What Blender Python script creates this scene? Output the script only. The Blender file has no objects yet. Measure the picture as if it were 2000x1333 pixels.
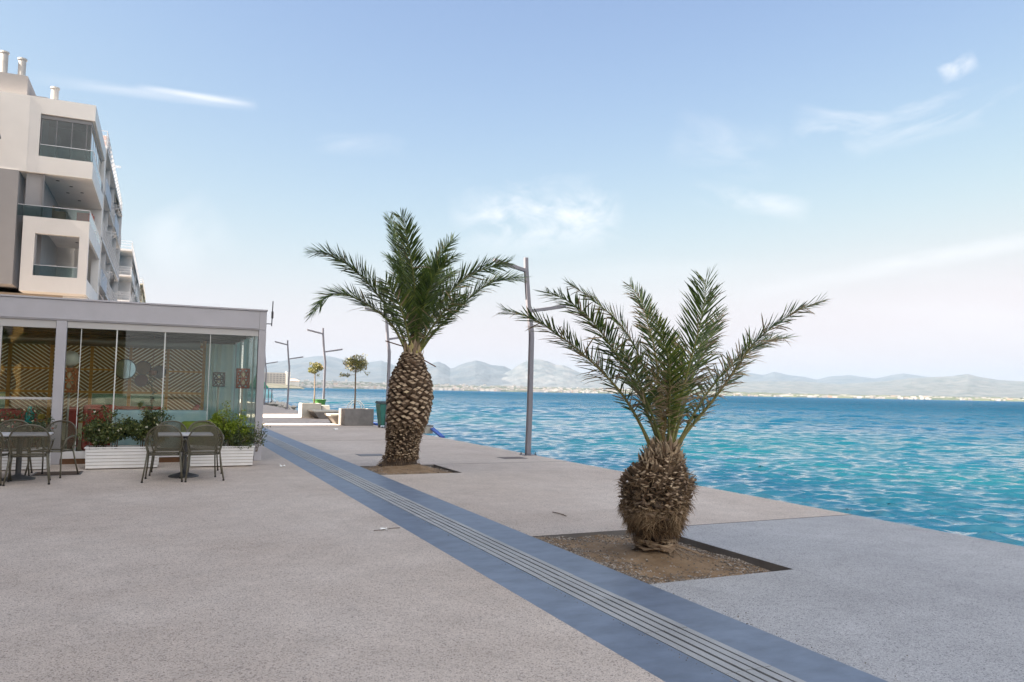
import bpy, math, random
import numpy as np
from mathutils import Vector, noise
R = math.radians
scene = bpy.context.scene
C = scene.collection

# ------------------------------------------------------------------ camera
cam_d = bpy.data.cameras.new('camera'); cam = bpy.data.objects.new('camera', cam_d); C.objects.link(cam)
cam_d.sensor_width = 36; cam_d.lens = 27.0; cam_d.clip_start = 0.1; cam_d.clip_end = 80000
CAM_YAW, CAM_PITCH, CAM_ROLL, CAM_H = R(24.569), R(3.760), R(1.0885), 1.6
def cam_basis():
    F = Vector((math.sin(CAM_YAW)*math.cos(CAM_PITCH), math.cos(CAM_YAW)*math.cos(CAM_PITCH), math.sin(CAM_PITCH)))
    r0 = Vector((math.cos(CAM_YAW), -math.sin(CAM_YAW), 0)); u0 = r0.cross(F)
    c, s = math.cos(CAM_ROLL), math.sin(CAM_ROLL)
    return c*r0+s*u0, -s*r0+c*u0, F
_r, _u, _f = cam_basis()
from mathutils import Matrix
cam.matrix_world = Matrix(((_r.x, _u.x, -_f.x, 0), (_r.y, _u.y, -_f.y, 0), (_r.z, _u.z, -_f.z, CAM_H), (0, 0, 0, 1)))
scene.camera = cam

# ------------------------------------------------------------------ sky, sun, exposure
SUN_EL, SUN_AZ = R(44), R(-91)        # azimuth measured from +Y towards +X
scene.view_settings.view_transform = 'Standard'; scene.view_settings.look = 'None'
scene.view_settings.exposure = 2.84; scene.view_settings.gamma = 1.0; scene.view_settings.use_curve_mapping = False
scene.cycles.use_denoising = True
scene.cycles.max_bounces = 10; scene.cycles.transparent_max_bounces = 24
scene.cycles.diffuse_bounces = 3; scene.cycles.glossy_bounces = 3; scene.cycles.transmission_bounces = 4
scene.cycles.caustics_reflective = False; scene.cycles.caustics_refractive = False

W = bpy.data.worlds.new('World'); scene.world = W; W.use_nodes = True
wn, wl = W.node_tree.nodes, W.node_tree.links
wn.clear()
def N(t, nodes, **kw):
    n = nodes.new(t)
    for k, v in kw.items(): setattr(n, k, v)
    return n
sky = N('ShaderNodeTexSky', wn, sky_type='NISHITA', sun_disc=False)
sky.sun_elevation = SUN_EL; sky.sun_rotation = SUN_AZ; sky.air_density = 1.0; sky.dust_density = 0.7; sky.ozone_density = 1.5; sky.altitude = 0
def MATH(nodes, links, op, a, b=None, c=None, clamp=False):
    n = nodes.new('ShaderNodeMath'); n.operation = op; n.use_clamp = clamp
    for i, v in enumerate((a, b, c)):
        if v is None: continue
        if hasattr(v, 'links') or hasattr(v, 'is_linked'): links.new(v, n.inputs[i])
        else: n.inputs[i].default_value = v
    return n.outputs[0]
def wm(op, a, b=None, c=None, clamp=False): return MATH(wn, wl, op, a, b, c, clamp)
tc = N('ShaderNodeTexCoord', wn)
dirv = tc.outputs['Generated']
def dot(v):
    n = wn.new('ShaderNodeVectorMath'); n.operation = 'DOT_PRODUCT'; wl.new(dirv, n.inputs[0]); n.inputs[1].default_value = v
    return n.outputs['Value']
def azel(az, el):
    a, e = R(az), R(el); return Vector((math.sin(a)*math.cos(e), math.cos(a)*math.cos(e), math.sin(e)))
cloud = None
def streak(p0, p1, width, nscale, thr, amp, stretch=3.0, seed=0.0, soft=0.35):
    """a wisp of cirrus lying along the arc between two sky directions"""
    global cloud
    A, B = azel(*p0), azel(*p1); c = (A+B).normalized(); t = (B-A).normalized(); n = c.cross(t).normalized()
    half = (B-A).length/2
    dc = dot(c); front = wm('GREATER_THAN', dc, 0.2)
    x = wm('DIVIDE', dot(t), dc); y = wm('DIVIDE', dot(n), dc)
    comb = wn.new('ShaderNodeCombineXYZ')
    wl.new(wm('MULTIPLY', x, nscale/stretch), comb.inputs[0]); wl.new(wm('MULTIPLY', y, nscale), comb.inputs[1]); comb.inputs[2].default_value = seed
    nz = N('ShaderNodeTexNoise', wn); nz.inputs['Scale'].default_value = 1; nz.inputs['Detail'].default_value = 7; nz.inputs['Roughness'].default_value = 0.62
    nz.inputs['Distortion'].default_value = 0.6
    wl.new(comb.outputs[0], nz.inputs['Vector'])
    fall_x = wm('SUBTRACT', 1.0, wm('POWER', wm('ABSOLUTE', wm('DIVIDE', x, half)), 2.5), clamp=True)
    warp = wm('MULTIPLY', wm('SUBTRACT', nz.outputs['Fac'], 0.5), width*1.2)
    fall_y = wm('SUBTRACT', 1.0, wm('POWER', wm('ABSOLUTE', wm('DIVIDE', wm('ADD', y, warp), width)), 1.4), clamp=True)
    m = wm('DIVIDE', wm('SUBTRACT', nz.outputs['Fac'], thr), soft, clamp=True)
    v = wm('MULTIPLY', wm('MULTIPLY', m, wm('MULTIPLY', fall_x, fall_y)), front)
    v = wm('MULTIPLY', v, amp)
    cloud = v if cloud is None else wm('ADD', cloud, v)
streak((-8.8, 18.8), (5.8, 19.4), 0.009, 16, 0.3, 0.55, 6, 1.3)
streak((-2.5, 19.5), (5.6, 19.4), 0.004, 30, 0.25, 0.5, 6, 2.3)
streak((19.5, 12.2), (33.5, 13.1), 0.055, 24, 0.42, 0.75, 1.8, 3.1, 0.26)
streak((24.5, 12.4), (33.0, 13.2), 0.034, 32, 0.42, 0.6, 1.6, 3.9, 0.26)
streak((44.5, 18.6), (51, 17.3), 0.026, 26, 0.42, 0.7, 2.6, 5.2)
streak((48, 17.0), (59, 18.8), 0.024, 26, 0.4, 0.7, 3, 6.4)
streak((54, 20.5), (56.2, 21.3), 0.012, 40, 0.3, 0.85, 1.5, 7.7)
streak((37.5, 14.8), (46, 12.7), 0.018, 28, 0.4, 0.7, 3, 8.8)
streak((41, 7.2), (66, 10.8), 0.013, 18, 0.32, 0.6, 6, 9.9)
streak((22, 7.0), (62, 7.2), 0.05, 9, 0.35, 0.35, 5, 11.5)
streak((36, 3.0), (70, 4.5), 0.06, 9, 0.35, 0.35, 5, 12.5)
streak((9, 17.3), (17, 17.6), 0.016, 26, 0.46, 0.4, 3, 13.5)
streak((36, 18.5), (44, 16.5), 0.04, 15, 0.38, 0.4, 3, 14.5)
streak((-1, 8), (4, 11.5), 0.045, 12, 0.35, 0.4, 2, 15.5)
# unseen bright cloud bank added behind the viewer to fill the shaded ground
fill_bank_n = N('ShaderNodeTexNoise', wn); fill_bank_n.inputs['Scale'].default_value = 3.2; fill_bank_n.inputs['Detail'].default_value = 8; fill_bank_n.inputs['Roughness'].default_value = 0.55
wl.new(dirv, fill_bank_n.inputs['Vector'])
bank = wm('MULTIPLY', wm('DIVIDE', wm('SUBTRACT', dot(azel(195, 42)), 0.42), 0.3, clamp=True), wm('DIVIDE', wm('SUBTRACT', fill_bank_n.outputs['Fac'], 0.38), 0.16, clamp=True))
mixc = N('ShaderNodeMix', wn, data_type='RGBA'); mixc.clamp_factor = True
sepc = N('ShaderNodeSeparateColor', wn); comc = N('ShaderNodeCombineColor', wn); wl.new(sky.outputs[0], sepc.inputs[0])
for ch, gain, cap in ((0, 0.80, 2.78), (1, 0.725, 2.5), (2, 0.735, 2.52)):      # milky winter sky: the glow near the horizon stays below white
    wl.new(wm('SMOOTH_MIN', wm('MULTIPLY', sepc.outputs[ch], gain), cap, 1.6), comc.inputs[ch])
wl.new(cloud, mixc.inputs['Factor']); wl.new(comc.outputs[0], mixc.inputs['A']); mixc.inputs['B'].default_value = (3.3, 3.3, 3.35, 1)
bg = N('ShaderNodeBackground', wn); bg.inputs['Strength'].default_value = 0.05
mixb = N('ShaderNodeMix', wn, data_type='RGBA'); mixb.clamp_factor = True
wl.new(bank, mixb.inputs['Factor']); wl.new(mixc.outputs['Result'], mixb.inputs['A']); mixb.inputs['B'].default_value = (7.6, 7.3, 7.0, 1)
wl.new(mixb.outputs['Result'], bg.inputs['Color'])
wo = N('ShaderNodeOutputWorld', wn); wl.new(bg.outputs[0], wo.inputs[0])

sd = bpy.data.lights.new('sun', 'SUN'); sd.energy = 4.0; sd.angle = R(0.53); sd.color = (1.0, 0.88, 0.72)
sun = bpy.data.objects.new('sun', sd); C.objects.link(sun)
sdir = Vector((math.sin(SUN_AZ)*math.cos(SUN_EL), math.cos(SUN_AZ)*math.cos(SUN_EL), math.sin(SUN_EL)))
sun.rotation_euler = sdir.to_track_quat('Z', 'Y').to_euler()

# ------------------------------------------------------------------ helpers
def tag(o, label=None, cat=None, group=None, kind=None):
    if label: o['label'] = label
    if cat: o['category'] = cat
    if group: o['group'] = group
    if kind: o['kind'] = kind
    return o
def thing(name, label, cat, loc=(0, 0, 0), rz=0.0, group=None):
    o = bpy.data.objects.new(name, None); o.empty_display_size = 0.2; C.objects.link(o)
    o.location = loc; o.rotation_euler = (0, 0, rz)
    return tag(o, label, cat, group)
def wpos(o):
    v = Vector((0, 0, 0))
    while o is not None: v += o.location; o = o.parent
    return v
class MB:
    """collects shapes given in world coordinates; build() links them as ONE mesh"""
    def __init__(s): s.v, s.f, s.m, s.t = [], [], [], []
    def add(s, vs, fs, mi=0, tone=0.0):
        o = len(s.v); s.v.extend([tuple(p) for p in vs])
        for f in fs: s.f.append(tuple(o+i for i in f)); s.m.append(mi); s.t.append(tone)
    def box(s, x0, x1, y0, y1, z0, z1, mi=0, tone=0.0):
        s.add([(x0,y0,z0),(x1,y0,z0),(x1,y1,z0),(x0,y1,z0),(x0,y0,z1),(x1,y0,z1),(x1,y1,z1),(x0,y1,z1)],
              [(0,3,2,1),(4,5,6,7),(0,1,5,4),(1,2,6,5),(2,3,7,6),(3,0,4,7)], mi, tone)
    def bar(s, a, b, w, h, up=(0,0,1), mi=0, tone=0.0):
        a, b = Vector(a), Vector(b); t = (b-a).normalized(); u = Vector(up)
        sd_ = t.cross(u)
        if sd_.length < 1e-4: sd_ = t.cross(Vector((1,0,0)))
        sd_.normalize(); u = sd_.cross(t)
        q = [(-w/2,-h/2),(w/2,-h/2),(w/2,h/2),(-w/2,h/2)]
        vs = [a+sd_*i+u*j for i,j in q]+[b+sd_*i+u*j for i,j in q]
        s.add(vs, [(0,1,2,3),(7,6,5,4),(0,4,5,1),(1,5,6,2),(2,6,7,3),(3,7,4,0)], mi, tone)
    def tube(s, pts, r, n=8, mi=0, caps=True, tone=0.0, rot=0.0):
        pts = [Vector(p) for p in pts]; k = len(pts); rr = r if isinstance(r, (list, tuple)) else [r]*k
        o = len(s.v); ref = None
        for i, p in enumerate(pts):
            t = (pts[min(i+1,k-1)]-pts[max(i-1,0)]).normalized()
            if ref is None:
                ref = Vector((1,0,0)) if abs(t.x) < 0.8 else Vector((0,1,0))
            ref = (ref-t*ref.dot(t)).normalized(); b = t.cross(ref)
            for j in range(n):
                a = 2*math.pi*j/n+rot; s.v.append(tuple(p+(ref*math.cos(a)+b*math.sin(a))*rr[i]))
        for i in range(k-1):
            for j in range(n):
                j2 = (j+1) % n
                s.f.append((o+i*n+j, o+i*n+j2, o+(i+1)*n+j2, o+(i+1)*n+j)); s.m.append(mi); s.t.append(tone)
        if caps:
            s.f.append(tuple(o+j for j in reversed(range(n)))); s.m.append(mi); s.t.append(tone)
            s.f.append(tuple(o+(k-1)*n+j for j in range(n))); s.m.append(mi); s.t.append(tone)
    def lathe(s, prof, c=(0,0), n=24, mi=0):
        o = len(s.v)
        for r, z in prof:
            for j in range(n):
                a = 2*math.pi*j/n; s.v.append((c[0]+r*math.cos(a), c[1]+r*math.sin(a), z))
        for i in range(len(prof)-1):
            for j in range(n):
                j2 = (j+1) % n
                s.f.append((o+i*n+j, o+i*n+j2, o+(i+1)*n+j2, o+(i+1)*n+j)); s.m.append(mi); s.t.append(0.0)
        if prof[0][0] > 1e-4: s.f.append(tuple(o+j for j in reversed(range(n)))); s.m.append(mi); s.t.append(0.0)
        if prof[-1][0] > 1e-4: s.f.append(tuple(o+(len(prof)-1)*n+j for j in range(n))); s.m.append(mi); s.t.append(0.0)
    def disc(s, c, r, axis, th, n=28, mi=0):
        c = Vector(c); ax = Vector(axis).normalized()
        s.tube([c, c+ax*th], r, n, mi)
    def build(s, name, mats, parent=None, smooth=False, bevel=0.0, kind=None):
        if not isinstance(mats, (list, tuple)): mats = [mats]
        off = wpos(parent) if parent is not None else Vector((0,0,0))
        me = bpy.data.meshes.new(name)
        me.from_pydata([(p[0]-off.x, p[1]-off.y, p[2]-off.z) for p in s.v], [], s.f)
        for m in mats: me.materials.append(m)
        me.polygons.foreach_set('material_index', s.m)
        a = me.attributes.new('tone', 'FLOAT', 'FACE'); a.data.foreach_set('value', s.t)
        if smooth: me.polygons.foreach_set('use_smooth', [True]*len(s.f))
        me.update()
        o = bpy.data.objects.new(name, me); C.objects.link(o)
        if parent is not None: o.parent = parent
        if bevel:
            b = o.modifiers.new('bevel', 'BEVEL'); b.width = bevel; b.segments = 2; b.limit_method = 'ANGLE'; b.angle_limit = R(40)
        if kind: o['kind'] = kind
        return o
def copy_tree(o, parent=None):
    c = o.copy(); C.objects.link(c)
    if parent is not None: c.parent = parent
    for ch in list(o.children): copy_tree(ch, c)
    return c

# ------------------------------------------------------------------ materials
MATS = {}
def mat(name, col=(0.5,0.5,0.5), rough=0.6, metal=0.0, var=0.0, scale=5.0, col2=None, bump=0.0, bscale=40.0, spec=0.5, detail=5.0, stretch=None, coat=0.0):
    if name in MATS: return MATS[name]
    m = bpy.data.materials.new(name); m.use_nodes = True; MATS[name] = m
    nd, lk = m.node_tree.nodes, m.node_tree.links; p = nd['Principled BSDF']
    p.inputs['Base Color'].default_value = (*col, 1); p.inputs['Roughness'].default_value = rough; p.inputs['Metallic'].default_value = metal
    p.inputs['Specular IOR Level'].default_value = spec; p.inputs['Coat Weight'].default_value = coat
    tcn = nd.new('ShaderNodeTexCoord'); vec = tcn.outputs['Object']
    if stretch:
        mp = nd.new('ShaderNodeMapping'); mp.inputs['Scale'].default_value = stretch; lk.new(vec, mp.inputs[0]); vec = mp.outputs[0]
    if var or col2:
        nz = nd.new('ShaderNodeTexNoise'); nz.inputs['Scale'].default_value = scale; nz.inputs['Detail'].default_value = detail; nz.inputs['Roughness'].default_value = 0.6
        lk.new(vec, nz.inputs['Vector'])
        mx = nd.new('ShaderNodeMix'); mx.data_type = 'RGBA'
        c2 = col2 or tuple(c*(1-var) for c in col); c1 = col if col2 else tuple(min(1, c*(1+var)) for c in col)
        mr = nd.new('ShaderNodeMapRange'); mr.inputs['From Min'].default_value = 0.3; mr.inputs['From Max'].default_value = 0.7; lk.new(nz.outputs['Fac'], mr.inputs['Value'])
        lk.new(mr.outputs[0], mx.inputs['Factor']); mx.inputs['A'].default_value = (*c1, 1); mx.inputs['B'].default_value = (*c2, 1)
        lk.new(mx.outputs['Result'], p.inputs['Base Color'])
    if bump:
        nb = nd.new('ShaderNodeTexNoise'); nb.inputs['Scale'].default_value = bscale; nb.inputs['Detail'].default_value = 4; lk.new(vec, nb.inputs['Vector'])
        bp = nd.new('ShaderNodeBump'); bp.inputs['Strength'].default_value = bump; bp.inputs['Distance'].default_value = 0.02
        lk.new(nb.outputs['Fac'], bp.inputs['Height']); lk.new(bp.outputs[0], p.inputs['Normal'])
    return m
def ramp_mat(name, stops, rough=0.5, transl=0.0, spec=0.5, bump=0.0):
    """colour by the mesh's own random 'tone' per face"""
    m = bpy.data.materials.new(name); m.use_nodes = True; MATS[name] = m
    nd, lk = m.node_tree.nodes, m.node_tree.links; p = nd['Principled BSDF']
    at = nd.new('ShaderNodeAttribute'); at.attribute_name = 'tone'
    cr = nd.new('ShaderNodeValToRGB'); lk.new(at.outputs['Fac'], cr.inputs[0])
    el = cr.color_ramp.elements
    while len(el) < len(stops): el.new(0.5)
    for e, (x, c) in zip(el, stops): e.position = x; e.color = (*c, 1)
    lk.new(cr.outputs[0], p.inputs['Base Color']); p.inputs['Roughness'].default_value = rough; p.inputs['Specular IOR Level'].default_value = spec
    if transl:
        out = nd['Material Output']; tr = nd.new('ShaderNodeBsdfTranslucent'); lk.new(cr.outputs[0], tr.inputs[0])
        ms = nd.new('ShaderNodeMixShader'); ms.inputs[0].default_value = transl
        lk.new(p.outputs[0], ms.inputs[1]); lk.new(tr.outputs[0], ms.inputs[2]); lk.new(ms.outputs[0], out.inputs[0])
    return m
def glass_mat(name, tint=(0.9,0.95,0.95), refl=1.0, ior=1.5, rough=0.0):
    m = bpy.data.materials.new(name); m.use_nodes = True; MATS[name] = m
    nd, lk = m.node_tree.nodes, m.node_tree.links; nd.clear()
    out = nd.new('ShaderNodeOutputMaterial'); ms = nd.new('ShaderNodeMixShader'); fr = nd.new('ShaderNodeFresnel'); fr.inputs[0].default_value = ior
    mu = nd.new('ShaderNodeMath'); mu.operation = 'MULTIPLY'; mu.use_clamp = True; mu.inputs[1].default_value = refl; lk.new(fr.outputs[0], mu.inputs[0])
    tr = nd.new('ShaderNodeBsdfTransparent'); tr.inputs[0].default_value = (*tint, 1); gl = nd.new('ShaderNodeBsdfGlossy'); gl.inputs['Roughness'].default_value = rough
    lk.new(mu.outputs[0], ms.inputs[0]); lk.new(tr.outputs[0], ms.inputs[1]); lk.new(gl.outputs[0], ms.inputs[2]); lk.new(ms.outputs[0], out.inputs[0])
    return m
def mesh_mat(name, col, alpha):
    m = mat(name, col, 0.5); nd, lk = m.node_tree.nodes, m.node_tree.links
    tr = nd.new('ShaderNodeBsdfTransparent'); ms = nd.new('ShaderNodeMixShader'); ms.inputs[0].default_value = alpha
    lk.new(tr.outputs[0], ms.inputs[1]); lk.new(nd['Principled BSDF'].outputs[0], ms.inputs[2]); lk.new(ms.outputs[0], nd['Material Output'].inputs[0])
    return m

def aggregate(name, base, light, dark, stain):
    """washed exposed-aggregate concrete: pale and dark grains, wide faint stains"""
    m = bpy.data.materials.new(name); m.use_nodes = True; MATS[name] = m
    nd, lk = m.node_tree.nodes, m.node_tree.links; p = nd['Principled BSDF']; p.inputs['Roughness'].default_value = 0.75
    tcn = nd.new('ShaderNodeTexCoord'); vec = tcn.outputs['Object']
    def noise_(sc, det, ro=0.6):
        n = nd.new('ShaderNodeTexNoise'); n.inputs['Scale'].default_value = sc; n.inputs['Detail'].default_value = det; n.inputs['Roughness'].default_value = ro
        lk.new(vec, n.inputs['Vector']); return n.outputs['Fac']
    vo = nd.new('ShaderNodeTexVoronoi'); vo.inputs['Scale'].default_value = 150; lk.new(vec, vo.inputs['Vector'])
    vo2 = nd.new('ShaderNodeTexVoronoi'); vo2.inputs['Scale'].default_value = 95; lk.new(vec, vo2.inputs['Vector'])
    sp = nd.new('ShaderNodeSeparateColor'); lk.new(vo.outputs['Color'], sp.inputs[0])
    sp2 = nd.new('ShaderNodeSeparateColor'); lk.new(vo2.outputs['Color'], sp2.inputs[0])
    cr = nd.new('ShaderNodeValToRGB'); lk.new(sp.outputs[0], cr.inputs[0]); cr.color_ramp.interpolation = 'LINEAR'
    el = cr.color_ramp.elements; el[0].position = 0.0; el[0].color = (*dark, 1); el[1].position = 0.22; el[1].color = (*base, 1)
    e = el.new(0.75); e.color = (*base, 1); e = el.new(1.0); e.color = (*light, 1)
    g2 = nd.new('ShaderNodeMapRange'); g2.inputs['From Min'].default_value = 0.9; g2.inputs['From Max'].default_value = 0.97; lk.new(sp2.outputs[1], g2.inputs['Value'])
    mx0 = nd.new('ShaderNodeMix'); mx0.data_type = 'RGBA'; lk.new(cr.outputs[0], mx0.inputs['A']); mx0.inputs['B'].default_value = (*tuple(c*0.8 for c in dark), 1)
    gm = nd.new('ShaderNodeMath'); gm.operation = 'MULTIPLY'; gm.inputs[1].default_value = 0.6; lk.new(g2.outputs[0], gm.inputs[0]); lk.new(gm.outputs[0], mx0.inputs['Factor'])
    big = noise_(0.35, 6, 0.65); mid = noise_(2.6, 5, 0.7)
    r1 = nd.new('ShaderNodeMapRange'); r1.inputs['From Min'].default_value = 0.36; r1.inputs['From Max'].default_value = 0.70; lk.new(big, r1.inputs['Value'])
    r2 = nd.new('ShaderNodeMapRange'); r2.inputs['From Min'].default_value = 0.3; r2.inputs['From Max'].default_value = 0.75; r2.inputs['To Min'].default_value = 0.88; r2.inputs['To Max'].default_value = 1.08; lk.new(mid, r2.inputs['Value'])
    mx = nd.new('ShaderNodeMix'); mx.data_type = 'RGBA'; mx.blend_type = 'MULTIPLY'; lk.new(r1.outputs[0], mx.inputs['Factor'])
    lk.new(mx0.outputs['Result'], mx.inputs['A']); mx.inputs['B'].default_value = (*stain, 1)
    vs_ = nd.new('ShaderNodeTexVoronoi'); vs_.inputs['Scale'].default_value = 0.9; vs_.inputs['Randomness'].default_value = 1.0; lk.new(vec, vs_.inputs['Vector'])
    sp_ = nd.new('ShaderNodeMapRange'); sp_.inputs['From Min'].default_value = 0.03; sp_.inputs['From Max'].default_value = 0.018; lk.new(vs_.outputs['Distance'], sp_.inputs['Value'])
    r3 = nd.new('ShaderNodeMapRange'); r3.inputs['From Min'].default_value = 0.57; r3.inputs['From Max'].default_value = 0.70; r3.inputs['To Max'].default_value = 0.42; lk.new(noise_(1.1, 8, 0.72), r3.inputs['Value'])
    gk = nd.new('ShaderNodeMath'); gk.operation = 'MULTIPLY'; gk.inputs[1].default_value = 0.55; lk.new(sp_.outputs[0], gk.inputs[0])
    mg = nd.new('ShaderNodeMath'); mg.operation = 'MAXIMUM'; lk.new(gk.outputs[0], mg.inputs[0]); lk.new(r3.outputs[0], mg.inputs[1])
    mxs = nd.new('ShaderNodeMix'); mxs.data_type = 'RGBA'; lk.new(mg.outputs[0], mxs.inputs['Factor']); lk.new(mx.outputs['Result'], mxs.inputs['A']); mxs.inputs['B'].default_value = (*tuple(c*0.62 for c in base), 1)
    mx = mxs
    hs = nd.new('ShaderNodeHueSaturation'); lk.new(r2.outputs[0], hs.inputs['Value']); lk.new(mx.outputs['Result'], hs.inputs['Color'])
    lk.new(hs.outputs[0], p.inputs['Base Color'])
    bp = nd.new('ShaderNodeBump'); bp.inputs['Strength'].default_value = 0.35; bp.inputs['Distance'].default_value = 0.004
    lk.new(vo.outputs['Distance'], bp.inputs['Height']); lk.new(bp.outputs[0], p.inputs['Normal'])
    return m
AGG_WARM = aggregate('aggregate_warm', (0.55,0.475,0.41), (0.70,0.62,0.555), (0.2,0.165,0.145), (0.80,0.76,0.73))
AGG_GREY = aggregate('aggregate_grey', (0.40,0.40,0.405), (0.56,0.555,0.56), (0.155,0.155,0.165), (0.80,0.80,0.81))
STRIP = mat('smooth_blue_concrete', (0.14,0.176,0.238), 0.5, var=0.2, scale=3.5, bump=0.08, bscale=9, detail=8, stretch=(1.0,1.6,1))
RIB = mat('ribbed_paver', (0.335,0.34,0.345), 0.6, var=0.14, scale=2.2, bump=0.2, bscale=60)
GROOVE = mat('groove_dirt', (0.12,0.115,0.11), 0.9)
CONC = mat('cast_concrete', (0.36,0.34,0.31), 0.8, var=0.15, scale=3, bump=0.2, bscale=30)
CONC_D = mat('dark_concrete', (0.17,0.16,0.155), 0.85, var=0.2, scale=3, bump=0.2, bscale=30)
LAMP = mat('grey_lamp_paint', (0.18,0.175,0.205), 0.42, var=0.05, scale=6)
DARK = mat('dark_metal', (0.05,0.05,0.055), 0.5)
PAV = mat('pavilion_grey', (0.45,0.44,0.47), 0.5, var=0.05, scale=2.5)
WHITE = mat('white_wood', (0.78,0.77,0.76), 0.55, var=0.05, scale=5)
PAPER = mat('paper', (0.85,0.85,0.83), 0.8)
SOIL = mat('soil', (0.16,0.098,0.05), 0.95, col2=(0.31,0.215,0.13), scale=3, bump=0.8, bscale=55, detail=8)
PEB = ramp_mat('pebble', [(0,(0.09,0.07,0.055)),(0.6,(0.22,0.185,0.15)),(1,(0.42,0.38,0.34))], 0.85)

# ------------------------------------------------------------------ ground
QX = 8.75                                  # quay edge
PITS = [(3.84, 5.44, 5.5, 7.76), (3.84, 5.46, 14.15, 15.86)]
def ground_slab(name, rects, m):
    b = MB()
    for x0, x1, y0, y1 in rects:
        b.add([(x0,y0,0),(x1,y0,0),(x1,y1,0),(x0,y1,0)], [(0,1,2,3)])
    return b.build(name, m, kind='structure')
ground_slab('promenade', [(-60,2.64,-80,130)], AGG_WARM)
p1, p2 = PITS
ground_slab('promenade_grey_bay', [(3.83,QX,-80,p1[2]), (p1[1],QX,p1[2],7.76)], AGG_GREY)
ground_slab('promenade_sea_side', [(3.83,QX,7.76,p2[2]), (p2[1],QX,p2[2],p2[3]), (3.83,QX,p2[3],130)], AGG_WARM)
b = MB(); b.box(QX-0.5, QX, -80, 130, -4, -0.003)
b.build('quay_wall', CONC, kind='structure')
b = MB(); b.add([(-400,-400,-0.25),(QX-0.4,-400,-0.25),(QX-0.4,400,-0.25),(-400,400,-0.25)], [(0,1,2,3)])
b.build('ground', CONC, kind='structure')
# open joints between the bays, a few mm wide
b = MB()
for y in (7.76, 15.86, 23.8, 31.8):
    x0 = 5.45 if y < 16 else 3.85
    b.box(x0, QX-0.02, y-0.006, y+0.006, -0.01, 0.003)
b.build('bay_joint', GROOVE, kind='structure')
# smooth strip with the ribbed guiding path
b = MB(); b.add([(2.64,-80,0.0),(3.03,-80,0.0),(3.03,120,0.0),(2.64,120,0.0)], [(0,1,2,3)]); b.add([(3.385,-80,0),(3.83,-80,0),(3.83,120,0),(3.385,120,0)], [(0,1,2,3)])
b.build('smooth_strip', STRIP, kind='structure')
b = MB(); b.add([(3.03,-80,-0.012),(3.385,-80,-0.012),(3.385,120,-0.012),(3.03,120,-0.012)], [(0,1,2,3)], 1)
ribw = (0.355-5*0.017)/5
rng = random.Random(4)
for k in range(5):
    x = 3.03+0.006+k*(ribw+0.0193)
    y = -6.0
    while y < 60:
        L = 0.8
        z = 0.003+rng.uniform(-0.0015, 0.0015)
        b.box(x, x+ribw, y+0.003, y+L-0.003, -0.012, z, 0); y += L
b.build('tactile_path', [RIB, GROOVE], kind='structure')
# planting pits: real holes with soil below the paving
def pit(x0, x1, y0, y1, mound, seed):
    b = MB(); nx, ny = 64, 80; rg = random.Random(seed)
    vs = []
    for j in range(ny+1):
        for i in range(nx+1):
            x = x0+(x1-x0)*i/nx; y = y0+(y1-y0)*j/ny
            e = min(x-x0, x1-x, y-y0, y1-y)
            z = -0.075+0.06*(1-min(1, (x-x0)/(x1-x0)))+0.03*noise.noise((x*2.2, y*2.2, seed))+0.014*noise.noise((x*9, y*9, seed))+0.006*noise.noise((x*30, y*30, seed))
            d = math.hypot(x-mound[0], y-mound[1]); z += mound[3]*math.exp(-(d/mound[2])**2)
            z = min(z, -0.012+max(0, e-0.05)*0.25) if e < 0.3 else z
            vs.append((x, y, z))
    fs = [(j*(nx+1)+i, j*(nx+1)+i+1, (j+1)*(nx+1)+i+1, (j+1)*(nx+1)+i) for j in range(ny) for i in range(nx)]
    b.add(vs, fs)
    o = b.build('soil_bed', SOIL, smooth=True, kind='structure')
    c = MB()
    c.box(x0-0.02, x0-0.0005, y0, y1, -0.2, -0.002); c.box(x1+0.0005, x1+0.02, y0, y1, -0.2, -0.002)
    c.box(x0, x1, y0-0.02, y0-0.0005, -0.2, -0.002); c.box(x0, x1, y1+0.0005, y1+0.02, -0.2, -0.002)
    c.build('pit_edge', CONC_D, kind='structure')
    return vs, nx, ny
def zat(pv, r, x, y):
    vs, nx, ny = pv; i = int((x-r[0])/(r[1]-r[0])*nx); j = int((y-r[2])/(r[3]-r[2])*ny)
    return vs[max(0,min(ny,j))*(nx+1)+max(0,min(nx,i))][2]
pv1 = pit(*PITS[0], (4.72, 6.62, 0.45, 0.07), 3)
pv2 = pit(*PITS[1], (4.65, 15.15, 0.6, 0.16), 8)
def pebble(b, x, y, z, s, rg):
    a = rg.uniform(0, 6.28); k = [rg.uniform(0.6, 1.3) for _ in range(6)]
    ca, sa = math.cos(a), math.sin(a); s1, s2, s3 = s*k[0], s*k[1], s*k[2]*0.6
    vs = [(x+ca*s1, y+sa*s1, z), (x-sa*s2, y+ca*s2, z+s3*.2), (x-ca*s1*k[3], y-sa*s1*k[3], z), (x+sa*s2*k[4], y-ca*s2*k[4], z+s3*.1), (x, y, z+s3), (x, y, z-s3)]
    b.add(vs, [(0,1,4),(1,2,4),(2,3,4),(3,0,4),(1,0,5),(2,1,5),(3,2,5),(0,3,5)], 0, rg.random())
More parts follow.
